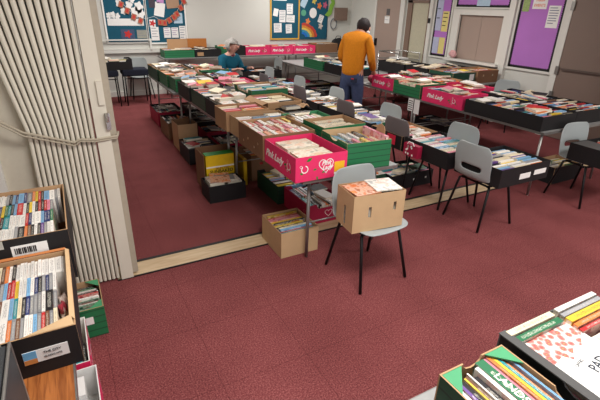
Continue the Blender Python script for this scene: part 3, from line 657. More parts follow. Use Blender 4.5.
for x, y in ((-.28, -.28), (.28, -.28), (-.28, .36), (.28, .36)):
    bm = bmesh.new(); tube(bm, [(x, y, .06), (x, y, .98)], .011); obj('post', bm, CHROME, tr, True)
    bm = bmesh.new(); bmesh.ops.create_cone(bm, cap_ends=True, segments=14, radius1=.035, radius2=.035, depth=.022, matrix=Matrix.Translation((x, y, .036)) @ Matrix.Rotation(PI / 2, 4, 'Y')); obj('castor', bm, BLACKM, tr)
for z in (.25, .6, .84): bxo('shelf', -.29, .29, -.29, .37, z, z + .015, STEEL, tr)
bm = bmesh.new(); tube(bm, [(-.28, -.28, .98), (-.28, .36, .98), (.28, .36, .98), (.28, -.28, .98)], .011); obj('rail', bm, CHROME, tr, True)
tag(bxo('paper_stack', 6.1, 6.4, 7.15, 7.4, .856, .88, PAPER), 'stack of white papers lying on the trolley top', 'paper')
# right-back table boxes
r, M = crate('green tray on the left edge of the half empty table behind the man', 4.34, 4.86, 7.15, 7.9, .7, .175, GREENC, BLACKC, TR, 0, phrase='the green tray behind the man', fillmode='x', pal=WHI + ['black'] * 3)
r, M = crate('black tray directly left of the man on the same table as the green tray', 4.34, 4.9, 6.34, 7.1, .7, .17, BLACKC, BLACKC, TR, 0, phrase='the black tray left of the man', fillmode='x', pal=WHI, over=.03)
r, M = crate('black tray at the back right of the half empty table', 4.92, 5.38, 7.2, 7.9, .7, .15, BLACKC, BLACKC, TR, 0, phrase='the back right tray of the half empty table', fillmode='x', pal=WHI)
# back wall
r, M = crate('green tray with its brown lid raised on the back wall table', 1.88, 2.48, 9.15, 9.57, .8, .15, GREENC, KRAFT, ('flat', 'flat'), 0, phrase='the back green tray with raised lid', fillmode='x', pal=RED)
bm = bmesh.new(); box(bm, -.14, .28, .212, .218, .1, .33); obj('raised_lid', bm, KRAFT, r)
r, M = crate('black tray on the back table next to the green one with raised lid', 2.5, 3.05, 9.15, 9.57, .8, .15, BLACKC, BLACKC, ('flat', 'flat'), 0, phrase='the black tray next to the raised lid', fillmode='x', pal=WHI)
sticker(r, -.17, .06, .13, .07, -.21, KRAFT)
bm = bmesh.new(); box(bm, 2.46, 2.88, 9.6, 9.66, .801, 1.13); tag(obj('wooden_panel', bm, mat('orange_wood', (176, 110, 52), .6)), 'orange-brown wooden panel standing behind the back trays', 'panel')
r, M = crate('low green tray on the back table directly behind the woman', 3.06, 3.29, 9.2, 9.6, .8, .19, GREENC, GREENC, TR, 0, phrase='the low green tray behind the woman', fillmode='x', pal=WHI)
r, M = crate('plain black box on the back table left of the pink trays', 3.35, 3.59, 9.15, 9.55, .81, .19, BLACKC, BLACKC, ('flat', 'flat'), 0, phrase='the plain black back box', fillmode='x', pal=RED)
for k, (xx, lb) in enumerate(((3.6, 'pink lettered apple tray on the back wall table, leftmost of three'), (4.18, 'pink lettered apple tray in the middle of three on the back wall tables'), (4.76, 'pink lettered apple tray on the back wall table, rightmost of three'))):
    r, M = crate(lb, xx, xx + .57, 9.15, 9.55, .81, .17, PINK, PINK, ('flat', 'flat'), 0, 'apple_tray', phrase=('the left back pink tray', 'the middle back pink tray', 'the right back pink tray')[k], fillmode='x', pal=MIX)
    pink_print(r, .57, .4, .17, 'n')
r, M = crate('brown box at the right end of the back wall tables', 5.36, 5.94, 9.15, 9.57, .81, .2, BROWNC, KRAFT, ('flat', 'flat'), 0, 'apple_box', phrase='the brown box at the back right', fillmode='x', pal=MIX)
b = thing('black_bag', 'black bag slumped in the back corner beneath the wall phone', 'bag', (6.2, 9.55, .811))
bm = bmesh.new(); bmesh.ops.create_uvsphere(bm, u_segments=14, v_segments=10, radius=.13)
for v in bm.verts: v.co = Vector((v.co.x * 1.5, v.co.y * .45, (v.co.z + .13) * 1.15 + .01 * math.sin(v.co.x * 50)))
obj('bag_body', bm, BLACKC, b, True); bm = bmesh.new(); tube(bm, [(-.08, 0, .27), (-.04, 0, .34), (.06, 0, .34), (.09, 0, .26)], .008); obj('handle', bm, BLACKM, b, True)
# black tray by the left board
r, M = crate('black tray of papers and books on navy stools below the left notice board', .58, 1.2, 8.78, 9.12, .66, .19, BLACKC, BLACKC, TR, 0, phrase='the black tray on the navy stools', fillmode='x', pal=WHI + ['teal'] * 2 + ['yellow'])
# dark storage behind the woman
r, M = crate('black crate with small red mark on a chair right of the woman', 3.3, 3.95, 8.1, 8.6, .0, .62, BLACKC, BLACKC, ('flat', 'flat'), 0, phrase='the tall black crate', fillmode='x', pal=WHI)
sticker(r, .1, .5, .09, .02, -.25, MAROON)

# ================================================================= FLOOR BOXES
def fb(label, x0, x1, y0, y1, h, out, inn, phrase, mode='x', pal=MIX, **k):
    return crate(label, x0, x1, y0, y1, 0, h, out, inn, k.pop('prof', ('flat', 'flat')), k.pop('rot', 0), phrase=phrase, fillmode=mode, pal=pal, **k)
r, M = fb('kraft box of picture books on the floor at the near table leg', 1.27, 1.6, 2.6, 2.97, .22, KRAFTL, KRAFT, 'the kraft floor box by the table leg', 'x', ['red', 'yellow', 'cream', 'light blue', 'dark blue', 'white', 'teal', 'black', 'pink'], name='carton', L=.3, tmin=.012, tmax=.03, cols=['white', 'teal', 'black', 'red', 'light blue', 'dark blue', 'cream', 'black', 'yellow', 'black', 'cream', 'yellow', 'pink', 'red'])
r, M = fb('crimson apple tray of books on the floor under the near table', 1.73, 2.1, 2.98, 3.48, .2, MAROON, MAROON, 'the crimson floor tray', 'y', DRK + ['light blue', 'yellow'], prof=TR, name='apple_tray')
bm = bmesh.new(); heart(bm, .02, .1, .04, -.0012, Matrix.Translation((0, -.25, 0))); obj('heart_outline', bm, WHITE, r)
sticker(r, .13, .12, .07, .035, -.25, WHITE)
bm = bmesh.new(); heart(bm, .18, .11, .03, -.0012, Matrix.Rotation(-PI / 2, 4, 'Z') @ Matrix.Translation((0, -.185, 0))); obj('heart_outline', bm, mat('pale_pink', (220, 120, 150), .6), r)
r, M = fb('dark green tray on the floor behind the crimson one, under the near table', 1.68, 2.1, 3.52, 4.04, .19, GREEND, BLACKC, 'the dark green floor tray', 'x', ['green', 'cream', 'pink', 'yellow', 'white', 'black', 'light blue'], prof=TR)
r, M = fb('black tray on the floor with an open magazine on top, before the yellow carton', 1.08, 1.46, 3.82, 4.1, .18, BLACKC, BLACKC, 'the black floor tray before the yellow carton', 'flat', ['white', 'cream', 'grey'], rot=.0)
bk = add_book(M, -.03, .02, .2, .008, .26, .2, 'orange', 'x', 'magazine', rz(-.25) @ Matrix.Rotation(PI / 2, 3, 'Y')); bk['lab'] = 'orange and black magazine lying on the black floor tray'
r, M = fb('open brown carton on the floor stuffed with tall yellow wrappers', 1.13, 1.5, 4.13, 4.45, .4, BROWNC, BROWNC, 'x', None, name='carton')
r.children[1].scale.z = .3
bx = thing('display_box', 'bright yellow printed box standing in the open brown floor carton', 'box', (1.31, 4.22, .007))
YE = mat('yellow_box', (226, 186, 28), .5, noise=.06)
bxo('box_body', -.155, .15, -.075, .03, 0, .38, YE, bx); bxo('green_edge', -.155, .15, -.076, .03, .3805, .386, LEAF, bx)
bxo('white_band', -.155, .15, -.078, -.0755, .245, .26, WHITE, bx)
text('SELECTED', .034, mat('brown_print', (120, 50, 20), .6), bx, (.02, -.0765, .232), FN, bold=.0006); text('SUNBAKED', .05, BLACKC, bx, (.01, -.0765, .198), FN, bold=.001)
tag(bxo('yellow_board', 1.56, 1.6, 4.13, 4.45, .002, .3, YE), 'yellow board leaning upright beside the open brown floor carton', 'board')
r, M = fb('brown apple box with holes on the floor deep under the near table', 1.68, 2.12, 4.2, 4.6, .3, BROWNC, BROWNC, 'the deep brown floor box', 'x', RED, name='apple_box', holes_n=((-.1, .2, .04, .03), (.1, .12, .04, .03)))
r, M = fb('black tray under the middle table with white and grey books', 1.4, 1.78, 4.55, 5.0, .19, BLACKC, BLACKC, 'the black tray under the middle table', 'x', WHI)
r, M = fb('black tray on the floor left side with orange and white paperbacks', 1.2, 1.58, 5.02, 5.5, .2, BLACKC, BLACKC, 'the left-hand black floor tray', 'x', WHI + ['orange', 'brown', 'light blue'])
r, M = fb('maroon tray under the middle table behind the left-hand black tray', 1.62, 2.05, 5.04, 5.5, .2, MAROON, BLACKC, 'the maroon tray under the middle table', 'y', DRK)
r, M = fb('tall empty-looking kraft box on the floor midway along the left row', 1.22, 1.48, 5.6, 5.95, .36, KRAFT, BROWNC, 'the tall kraft floor box', None, name='carton')
r, M = fb('dark red tray of paperbacks under the table beside the tall kraft box', 1.6, 2.1, 5.56, 6.0, .22, MAROON, BLACKC, 'the dark red tray by the kraft box', 'x', DRK + ['red'] * 3)
r, M = fb('brown and red tray beyond the tall kraft box on the floor', 1.22, 1.62, 6.2, 6.75, .24, BROWNC, BLACKC, 'the tray beyond the kraft box', 'y', DRK + ['orange'])
r, M = fb('black tray of paperbacks under the far table, right-hand side', 1.7, 2.2, 6.2, 6.9, .24, BLACKC, BLACKC, 'the black tray under the far table', 'x', DRK)
r, M = fb('farthest dark tray of paperbacks on the floor by the far left table leg', 1.24, 1.66, 7.0, 7.7, .22, MAROON, BLACKC, 'the farthest floor tray', 'y', DRK)
r, M = fb('black tray far under the last table at the right', 1.75, 2.2, 7.05, 7.65, .22, BLACKC, BLACKC, 'the black tray far under the last table', 'x', DRK)
r, M = fb('black tray with white buttons on the floor under the red-patched chair', 2.93, 3.52, 3.3, 3.68, .17, BLACKC, BLACKC, 'the black tray under the chair row', 'x', ['cream', 'light blue', 'green', 'pink', 'white', 'teal'])
for xx in (.02, .19):
    sticker(r, xx, .09, .022, .02, -.19, WHITE, name='plastic_button')
r, M = fb('white-edged tray on the floor between the big green crate and the chair row', 2.45, 2.88, 3.35, 3.75, .2, GREEND, WHITE, 'the white-edged floor tray', 'x', WHI)
r, M = fb('crimson tray on the floor beyond the white-edged one', 2.45, 2.88, 3.85, 4.4, .2, MAROON, BLACKC, 'the crimson tray beyond the white-edged one', 'x', DRK)
r, M = fb('black box on the floor behind the right-edge chair with a green book', 4.75, 5.25, 2.66, 2.98, .2, BLACKC, KRAFT, 'the floor box behind the right chair', 'x', ['green', 'cream', 'yellow', 'white'])
r, M = fb('black tray on the floor under the right row tables', 5.0, 5.4, 4.6, 5.3, .19, BLACKC, BLACKC, 'the black floor tray under the right row', 'x', DRK)
r, M = fb('black tray on the floor under the half empty table, front', 4.5, 5.3, 7.5, 8.1, .26, BLACKC, BLACKC, 'the front tray under the half empty table', 'x', WHI + ['black'] * 6)
r, M = fb('black tray on the floor under the half empty table, rear', 4.5, 5.3, 8.2, 8.75, .26, BLACKC, BLACKC, 'the rear tray under the half empty table', 'x', WHI + ['black'] * 6)
r, M = fb('pink tray standing on the floor beneath the back wall tables', 3.95, 4.55, 8.6, 8.98, .3, PINK, PINK, 'the pink floor tray at the back', 'x', RED, name='apple_tray')
r.location.x += .35; BK_SHIFT = .35
for q in BOOKS:
    if q['phrase'] == 'the pink floor tray at the back': q['M'] = Matrix.Translation((.35, 0, 0)) @ q['M']
pink_print(r, .6, .38, .3, 'n')

# carton on the front chair
r, M = crate('kraft carton with slot holes sitting on the nearest grey chair', 1.515, 1.905, 2.0, 2.235, ZS + .008, .265, KRAFTL, KRAFT, ('flat', 'flat'), -.11, 'carton', holes_n=((-.07, .14, .022, .075), (.12, .16, .022, .06)), holes_l=((.0, .09, .03, .14),), phrase='the kraft carton on the near chair')
fill(M, .36, .21, .25, .0065, 'the kraft carton on the near chair', 'y', ['white'] * 3 + ['cream', 'grey'], 'magazine', L=.3)
for q, (x, y, a, c, lb) in enumerate(((-.08, .0, .1, 'orange', 'magazine with an orange dish on its cover, on top of the kraft chair carton'), (.09, .005, -.08, 'white', 'white magazine with a colourful cover at the right on the chair carton'))):
    bk = add_book(M, x, y - .0, .262 + q * .009, .007, .19, .2, c, 'x', 'magazine', rz(a + PI / 2) @ Matrix.Rotation(PI / 2, 3, 'Y')); bk['lab'] = lb
# tray on the right-edge chair
r, M = crate('black tray with pale slots sitting on the chair at the right edge', 4.40, 4.98, 1.98, 2.38, ZS + .008, .17, BLACKC, BLACKC, ('flat', 'flat'), -.05, phrase='the black tray on the right chair')
bm = bmesh.new(); box(bm, -.2, -.06, -.201, -.2, .115, .12); obj('slot_trim', bm, WHITE, r)
fill(Matrix.Translation((.12, 0, 0)) @ M, .3, .36, .165, .0065, 'the black tray on the right chair', 'x', DRK + ['cream'] * 4)
bm = bmesh.new(); box(bm, -.28, -.04, -.19, .19, .164, .168); obj('inner_flap', bm, DGREY, r)

# ================================================================= CD BOXES (left foreground)
def cd_box(label, phrase, x0, x1, y0, y1, rows, cols_right, name='cd_carton', zt=.776, h=.145, fall=None):
    r, M = crate(label, x0, x1, y0, y1, zt, h, BLACKC, KRAFT, ('flat', 'flat'), 0, name)
    W, D = x1 - x0 - .03, y1 - y0 - .03; pitch = D / rows
    for k in range(rows):
        x = W / 2 - (.035 if k >= rows - 3 else .004); j = 0
        while x > -W / 2 + .02:
            t = .0104 if rnd.random() > .12 else .021
            c = cols_right[k][j] if j < len(cols_right[k]) else rnd.choice(DRK + MIX + ['white'] * 4)
            tilt = fall[k] if fall else 0
            q = add_book(M, x - t / 2, D / 2 - pitch * (k + .5), h - .075 + rnd.uniform(-.003, .003), t, .118, .125, c, phrase, 'cd', Matrix.Rotation(tilt, 3, 'Y'))
            x -= t + .001; j += 1
    return r, M
W8 = ['white'] * 12
r, M = cd_box('large black carton of upright CDs on the wooden table, nearest the camera', 'the nearer CD carton', -.66, -.095, 1.225, 1.715, 4,
    [W8 + ['black', 'white', 'orange', 'brown', 'cream', 'grey', 'black', 'pink', 'pink', 'dark blue'], ['white', 'grey', 'dark blue', 'grey', 'black', 'dark blue', 'white', 'light blue', 'white', 'white', 'yellow', 'red', 'red', 'light blue', 'grey', 'brown', 'yellow', 'white', 'teal', 'black', 'cream', 'green'],
     ['grey', 'black', 'white', 'grey', 'grey', 'grey', 'dark blue', 'black', 'cream', 'teal', 'light blue', 'white', 'brown', 'light blue', 'white', 'pink', 'grey', 'pink', 'teal'], ['cream', 'grey', 'brown', 'red', 'grey', 'light blue', 'white', 'white', 'grey', 'brown', 'grey', 'orange', 'white', 'grey', 'white', 'red', 'red', 'white', 'light blue', 'dark blue']])
st = sticker(r, .19, .07, .12, .045, -.245, PAPER); bm = bmesh.new()
box(bm, .131, .165, -.2476, -.2466, .048, .092); obj('sticker_picture', bm, mat('sticker_blue', (110, 170, 210), .6), st)
bm = bmesh.new(); box(bm, .131, .165, -.2486, -.2478, .048, .065); obj('sticker_picture', bm, mat('sticker_orange', (200, 130, 70), .6), st)
text('THE CITY', .011, BLACKC, st, (.207, -.2475, .078), FN); text('CLASSIC HITS', .008, BLACKC, st, (.207, -.2475, .062), FN)
bm = bmesh.new(); box(bm, -.02, .09, -.2475, -.2462, .113, .144); obj('cut_out_panel', bm, mat('grey_cream', (186, 182, 160), .7, noise=.1), r)
fl_bm = bmesh.new(); fl_bm.faces.new([fl_bm.verts.new(v) for v in ((-.28, .247, .145), (.275, .247, .145), (.27, .256, .15), (-.28, .258, .152))]); o = obj('lid_flap', fl_bm, mat('orange_card', (186, 116, 66), .8), r); o.modifiers.new('s', 'SOLIDIFY').thickness = .004
fl_bm = bmesh.new(); fl_bm.faces.new([fl_bm.verts.new(v) for v in ((.28, -.22, .146), (.28, .24, .146), (.268, .24, .153), (.266, -.2, .151))]); o = obj('lid_flap', fl_bm, KRAFTL, r); o.modifiers.new('s', 'SOLIDIFY').thickness = .004
fl_bm = bmesh.new(); fl_bm.faces.new([fl_bm.verts.new(v) for v in ((.14, -.243, .147), (.278, -.244, .147), (.272, -.2, .155), (.18, -.236, .152))]); o = obj('lid_flap', fl_bm, KRAFTL, r); o.modifiers.new('s', 'SOLIDIFY').thickness = .004
pb = thing('plastic_bag', 'crumpled clear plastic bag with red print in the nearer CD carton', 'bag', (-.13, 1.40, .875))
bm = bmesh.new(); bmesh.ops.create_icosphere(bm, subdivisions=3, radius=.03)
for v in bm.verts: v.co = Vector((v.co.x * .55, v.co.y * 2.2, v.co.z * .9)) * (1 + .25 * math.sin(v.co.x * 190 + v.co.y * 130) * math.cos(v.co.z * 170)) 
obj('crumpled_film', bm, mat('clear_film', (196, 176, 164), .2, noise=.2, scale=60), pb)
bm = bmesh.new(); bmesh.ops.create_icosphere(bm, subdivisions=2, radius=.017)
for v in bm.verts: v.co = Vector((v.co.x * .8, v.co.y * 1.6 - .025, v.co.z + .018)) * (1 + .2 * math.sin(v.co.x * 300 + v.co.y * 230))
obj('red_print', bm, mat('red_film', (150, 50, 60), .3), pb)
r, M = cd_box('black carton of CDs farther back on the wooden table, by the partition', 'the farther CD carton', -.70, -.085, 1.735, 2.25, 4,
    [['white', 'grey', 'white', 'light blue', 'black', 'red', 'yellow', 'orange', 'grey', 'dark blue', 'light blue', 'dark blue', 'light blue', 'black', 'grey', 'white', 'white', 'white'], ['grey', 'pink', 'red', 'black', 'red', 'black', 'white', 'yellow', 'black', 'white', 'red', 'light blue', 'black', 'teal', 'green', 'yellow', 'dark blue', 'red'],
     ['green', 'dark blue', 'dark blue', 'light blue', 'white', 'white', 'dark blue', 'red', 'white', 'white', 'white', 'white', 'teal', 'black', 'red', 'brown', 'cream'], ['white', 'white', 'grey', 'purple', 'black', 'white', 'black', 'brown', 'orange', 'black', 'grey', 'white', 'white', 'white', 'white', 'white', 'white', 'white', 'white', 'white']], h=.224)
st = sticker(r, .17, .155, .12, .075, -.2575, PAPER); bm = bmesh.new()
for k in range(12): box(bm, .12 + k * .006, .123 + k * .006 + .001 * (k % 3), -.2601, -.2591, .158, .183)
obj('bar_code', bm, BLACKC, st)
bm = bmesh.new(); box(bm, -.03, .09, -.2605, -.2585, .19, .223); obj('clear_lip', bm, mat('clear_lip', (180, 178, 168), .3), r)
# dark flight case bottom-left
fc = thing('flight_case', 'black plastic case with a metal edge at the very bottom left corner', 'case', (-.53, .93, .777))
bm = bmesh.new(); box(bm, -.24, .288, -.35, .19, 0, .222); bmesh.ops.bevel(bm, geom=bm.edges[:], offset=.01, segments=2, affect='EDGES'); obj('case_body', bm, mat('case_plastic', (58, 60, 62), .5), fc)
bm = bmesh.new(); tube(bm, [(.286, -.35, .222), (.286, .188, .222), (.286, .192, .004)], .004); obj('edge_strip', bm, STEEL, fc)
bm = bmesh.new(); box(bm, .22, .26, .08, .12, .223, .229); obj('latch', bm, STEEL, fc)
# floor crates below the wooden table edge
r, M = crate('green crate of DVDs on the floor between the wooden table and the partition', -.4, -.02, 2.31, 2.62, 0, .2, GREENC, KRAFT, ('flat', 'lip'), 0, 'apple_crate', corners=GREENL, phrase='the green floor crate by the partition', fillmode='x', pal=['white', 'black', 'red', 'black', 'white', 'green'], L=.17, tmin=.014, tmax=.016, kind='dvd')
sticker(r, .1, .12, .05, .05, -.155, WHITE)
r, M = crate('pink flowered tray on the floor just in front of the green DVD crate', -.42, -.125, 1.9, 2.27, 0, .19, PINK, WHITE, ('flat', 'flat'), 0, 'apple_tray', phrase='the pink flowered floor tray', fillmode='y', pal=WHI)
bm = bmesh.new()
for k in range(26):
    cy, cz = random.uniform(-.17, .17), random.uniform(.02, .18)
    bm.faces.new([bm.verts.new((.1485, cy + .012 * math.cos(t * PI / 3), cz + .012 * math.sin(t * PI / 3))) for t in range(6)])
obj('flower_print', bm, WHITE, r)
r, M = crate('open pink tray on the floor at the bottom left with a white lining', -.42, -.1, 1.36, 1.86, 0, .19, PINK, PAPER, ('flat', 'flat'), 0, 'apple_tray')
bm = bmesh.new(); box(bm, -.14, .1, .1, .22, .006, .17); obj('paper_lining', bm, PAPER, r)
bm = bmesh.new(); bmesh.ops.create_icosphere(bm, subdivisions=3, radius=.055)
for v in bm.verts: v.co *= 1 + .15 * math.sin(v.co.x * 150) * math.cos(v.co.y * 130); 
for v in bm.verts: v.co.z += .06
o = obj('plastic_bag', bm, mat('blue_film', (60, 110, 190), .3, noise=.3, scale=60), None); o.location = (-.17, 1.50, .012); tag(o, 'crumpled blue plastic bag in the open pink floor tray', 'bag')

# ================================================================= RIGHT FOREGROUND TABLE
table('table cut off by the bottom right corner under two trays of large books', .72, 2.3, -.35, .68, name='folding_table')
r, M = crate('green and black crate of large picture books in the bottom right foreground', .79, 1.05, .10, .60, .7, .18, GREEND, KRAFT, ('lip', 'lip'), 0, 'apple_crate', corners=GREENL)
def big(M, x, y, t, l, h, col, lab, z=.0065, kind='book'):
    q = add_book(M, x, y, z + h / 2, t, l, h, col, 'x', kind); q['lab'] = lab; return q
P1 = 'in the green foreground crate'
big(M, -.108, .045, .018, .30, .155, 'white', 'white spine with bold black capitals ' + P1)
big(M, -.092, .055, .010, .30, .16, 'purple', 'mauve and cream spine beside the bold lettered book ' + P1)
big(M, -.076, .06, .014, .30, .155, 'black', 'black spine next to the mauve one ' + P1)
big(M, -.064, .065, .006, .30, .16, 'yellow', 'thin yellow spine ' + P1)
big(M, -.052, .07, .010, .30, .155, 'brown', 'brown spine beside the thin yellow one ' + P1)
big(M, -.0425, .075, .005, .30, .16, 'white', 'very thin white spine ' + P1)
big(M, -.026, .06, .022, .30, .15, 'black', 'thick black spine ' + P1)
big(M, -.006, .075, .014, .30, .165, 'white', 'thick plain white spine in the middle ' + P1)
gb = big(M, .022, .08, .034, .32, .165, 'green', 'thick dark green book with white capital letters down the spine ' + P1)
big(M, .046, .082, .010, .32, .16, 'pink', 'first salmon spine right of the lettered green book ' + P1)
big(M, .058, .082, .009, .32, .165, 'orange', 'salmon orange spine ' + P1)
big(M, .0695, .082, .010, .32, .165, 'yellow', 'light yellow spine beside the turquoise one ' + P1)
big(M, .081, .082, .010, .32, .165, 'teal', 'turquoise spine ' + P1)
big(M, .093, .082, .010, .32, .16, 'orange', 'sandy orange spine right of the turquoise one ' + P1)
big(M, .1115, .075, .008, .32, .165, 'light blue', 'pale blue spine against the right side ' + P1)
LET = []
LET.append(('LANDSCAPES', .030, WHITE, M @ Vector((.022, .03, .1725)), -PI / 2))
LET.append(('CLASSIC', .022, BLACKC, M @ Vector((-.108, -.08, .1625)), -PI / 2))
r, M = crate('black tray of magazines in the bottom right foreground, cut by the frame', 1.085, 1.575, .04, .635, .7, .18, BLACKC, KRAFT, ('flat', 'lip'), 0, 'produce_tray', corners=DGREY)
for q in [c for c in r.children if c.name.startswith('side')]: q.data.materials[1] = DGREY
bm = bmesh.new()
for sx in (-1, 1): box(bm, sx * .255 - .004 * (sx > 0) - (.0 if sx > 0 else -.0), sx * .255 - sx * .032, -.295, .295, .186, .19) if sx < 0 else None
obj('folded_rim', bm, DGREY, r)
P2 = 'in the black foreground tray'
def flat(M, x, y, z, t, l, h, a, col, lab, kind='magazine'):
    q = add_book(M, x, y, z, t, l, h, col, 'x', kind, rz(a) @ Matrix.Rotation(PI / 2, 3, 'Y')); q['lab'] = lab; return q
def edge(M, x, y, t, l, h, col, lab, z=.0065): q = add_book(M, x, y, z + h / 2, t, l, h, col, 'x', 'book', rz(PI / 2)); q['lab'] = lab
edge(M, -.12, .278, .022, .22, .185, 'cream', 'cream book along the far side ' + P2)
edge(M, -.12, .25, .024, .23, .18, 'green', 'pale green book in front of the cream one ' + P2)
edge(M, .12, .278, .018, .22, .19, 'white', 'white book along the far right side ' + P2)
edge(M, .12, .256, .016, .22, .185, 'grey', 'grey book by the far right side ' + P2)
edge(M, .12, .232, .024, .22, .185, 'yellow', 'golden yellow book by the far right side ' + P2)
edge(M, -.02, .226, .010, .2, .18, 'purple', 'lilac book in the middle of the far side ' + P2) if False else None
edge(M, .12, .208, .016, .22, .18, 'orange', 'tan book fourth from the far right side ' + P2)
edge(M, .12, .188, .014, .22, .175, 'red', 'dark red book fifth from the far right side ' + P2)
for k in range(7):
    zz = .0065 + .0105 + k * .022
    flat(M, -.09, .08 if k % 2 else .075, zz, .02, .29, .21, 0, ['white', 'grey', 'cream', 'white', 'white', 'pink', 'white'][k], 'one of the large books piled flat at the left ' + P2 if k < 6 else 'white book just under the blossom-covered magazine ' + P2, 'book')
    flat(M, .13, .02, zz, .02, .29, .21, 0, ['cream', 'white', 'red', 'white', 'light blue', 'white', 'cream'][k], 'one of the large books piled flat at the right ' + P2 if k < 6 else 'cream book on top of the right pile ' + P2, 'book')
    flat(M, -.09, -.2, zz, .02, .21, .22, 0, ['white', 'red', 'cream', 'white', 'grey', 'black', 'white'][k], 'one of the books piled flat at the near side ' + P2 if k < 6 else 'white book on top of the near pile ' + P2, 'book')
mg = thing('magazine', 'large white magazine with red blossom picture lying on the black foreground tray', 'magazine', (1.232, .44, .8645), -.04)
bxo('cover', -.112, .112, -.15, .15, 0, .008, WHITE, mg)
blossom = bpy.data.materials.new('blossom_picture'); blossom.use_nodes = True
_tc = N(blossom, 'ShaderNodeTexCoord'); _vo = N(blossom, 'ShaderNodeTexVoronoi'); _vo.inputs['Scale'].default_value = 48; LK(blossom, _tc.outputs['Object'], _vo.inputs['Vector'])
_r = ramp(blossom, _vo.outputs['Distance'], [(.1, (120, 150, 90)), (.2, (214, 78, 76)), (.45, (222, 130, 120)), (.7, (246, 232, 226))]); LK(blossom, _r.outputs[0], blossom.node_tree.nodes['Principled BSDF'].inputs['Base Color'])
bm = bmesh.new(); vs = [bm.verts.new((x, y, .0084)) for x, y in ((-.108, .03), (-.05, .045), (-.03, .02), (.02, .06), (.05, .05), (.105, .09), (.105, .146), (-.108, .146))]
bm.faces.new(vs); obj('cover_picture', bm, blossom, mg)
INK = mat('ink', (52, 56, 66), .5); RINK = mat('red_ink', (214, 50, 70), .5)
text('PAD', .042, INK, mg, (.02, -.02, .0085), (0, 0, .25), bold=.0006); text('KNIT', .05, RINK, mg, (.06, -.07, .0085), (0, 0, .25), bold=.0008)
text('OFFERS', .014, INK, mg, (-.03, .005, .0085), (0, 0, .25)); text('SPRING', .02, RINK, mg, (-.02, -.1, .0085), (0, 0, .25))

# ================================================================= BUILD THE BOOKS
def book_meshes():
    bm = bmesh.new(); c = .06
    box(bm, -.5, -.5 + c, -.5, .5, -.5, .5); box(bm, .5 - c, .5, -.5, .5, -.5, .5); box(bm, -.5 + c, .5 - c, -.5, .5, .5 - .02, .5)
    bmesh.ops.recalc_face_normals(bm, faces=bm.faces); cv = bpy.data.meshes.new('cover'); bm.to_mesh(cv); bm.free(); cv.materials.append(COVER)
    bm = bmesh.new(); box(bm, -.5 + c, .5 - c, -.485, .485, -.48, .48); bmesh.ops.recalc_face_normals(bm, faces=bm.faces)
    pg = bpy.data.meshes.new('pages'); bm.to_mesh(pg); bm.free(); pg.materials.append(PAGE)
    bm = bmesh.new(); box(bm, -.5, .5, -.5, .5, -.5, .5)
    bmesh.ops.recalc_face_normals(bm, faces=bm.faces); cd = bpy.data.meshes.new('cd_case'); bm.to_mesh(cd); bm.free(); cd.materials.append(COVER)
    return cv, pg, cd
CV, PG, CD = book_meshes()
def appear(q):
    p = q['M'].translation; d = (p - camv).length; t, l, h = q['dim']
    return t * l / d ** 2
from mathutils.geometry import intersect_point_line
fwd = Vector((A[2], B[2], U[2])); rt = Vector((A[0], B[0], U[0])); dn = Vector((A[1], B[1], U[1]))
def inview(q):
    p = q['M'].translation - camv; z = p.dot(fwd)
    if z < .1: return False
    x = 300 + 430 * p.dot(rt) / z; y = 200 + 430 * p.dot(dn) / z
    return -15 < x < 700 and -15 < y < (640 if q['lab'] else 420)
BOOKS = [q for q in BOOKS if inview(q)]
solo = [q for q in BOOKS if q['lab']]
cds = [q for q in BOOKS if not q['lab'] and q['kind'] in ('cd', 'dvd')]
bks = [q for q in BOOKS if not q['lab'] and q['kind'] not in ('cd', 'dvd') and q['phrase'] != 'loose']
score = {}
for q in bks: score.setdefault(q['phrase'], []).append(appear(q))
score = {k: sum(v) / len(v) for k, v in score.items()}
bks.sort(key=lambda q: (-score[q['phrase']], ))
nb = 300 - len(solo)
ind, rest = bks[:nb], bks[nb:] + [q for q in BOOKS if q['phrase'] == 'loose']
NAME = {'cd': 'cd_case', 'dvd': 'dvd_case', 'magazine': 'magazine', 'book': 'book', 'ring binder': 'book'}
CAT = {'cd': 'CD', 'dvd': 'DVD', 'magazine': 'magazine', 'book': 'book', 'ring binder': 'book'}
def jitter(c):
    c = rgb(PAL[c]); k = rnd.uniform(.82, 1.12); return tuple(min(1, x * k) for x in c[:3]) + (1,)
def make_book(q):
    col = jitter(q['col']); loc, rot, _ = q['M'].decompose(); dim = Vector(q['dim'])
    if q['kind'] in ('cd', 'dvd'):
        o = bpy.data.objects.new(NAME[q['kind']], CD); C.objects.link(o); o.scale = dim; o.color = col
    else:
        o = bpy.data.objects.new(NAME[q['kind']], None); C.objects.link(o); o.empty_display_size = .02
        a = bpy.data.objects.new('cover', CV); C.objects.link(a); a.parent = o; a.scale = dim; a.color = col
        b = bpy.data.objects.new('pages', PG); C.objects.link(b); b.parent = o; b.scale = dim
    o.location = loc; o.rotation_mode = 'QUATERNION'; o.rotation_quaternion = rot
    k = CAT[q['kind']]
    o['label'] = q['lab'] or f"{q['col']} {k} {'case standing ' if k in ('CD', 'DVD') else ''}in {q['phrase']}"
    o['category'] = k
    o['group'] = (('large books in the foreground trays' if 'foreground' in q['lab'] else 'single books and magazines on the trays') if q['lab'] else f"{k}s in {q['phrase']}")
    return o
for q in solo + ind + cds: make_book(q)
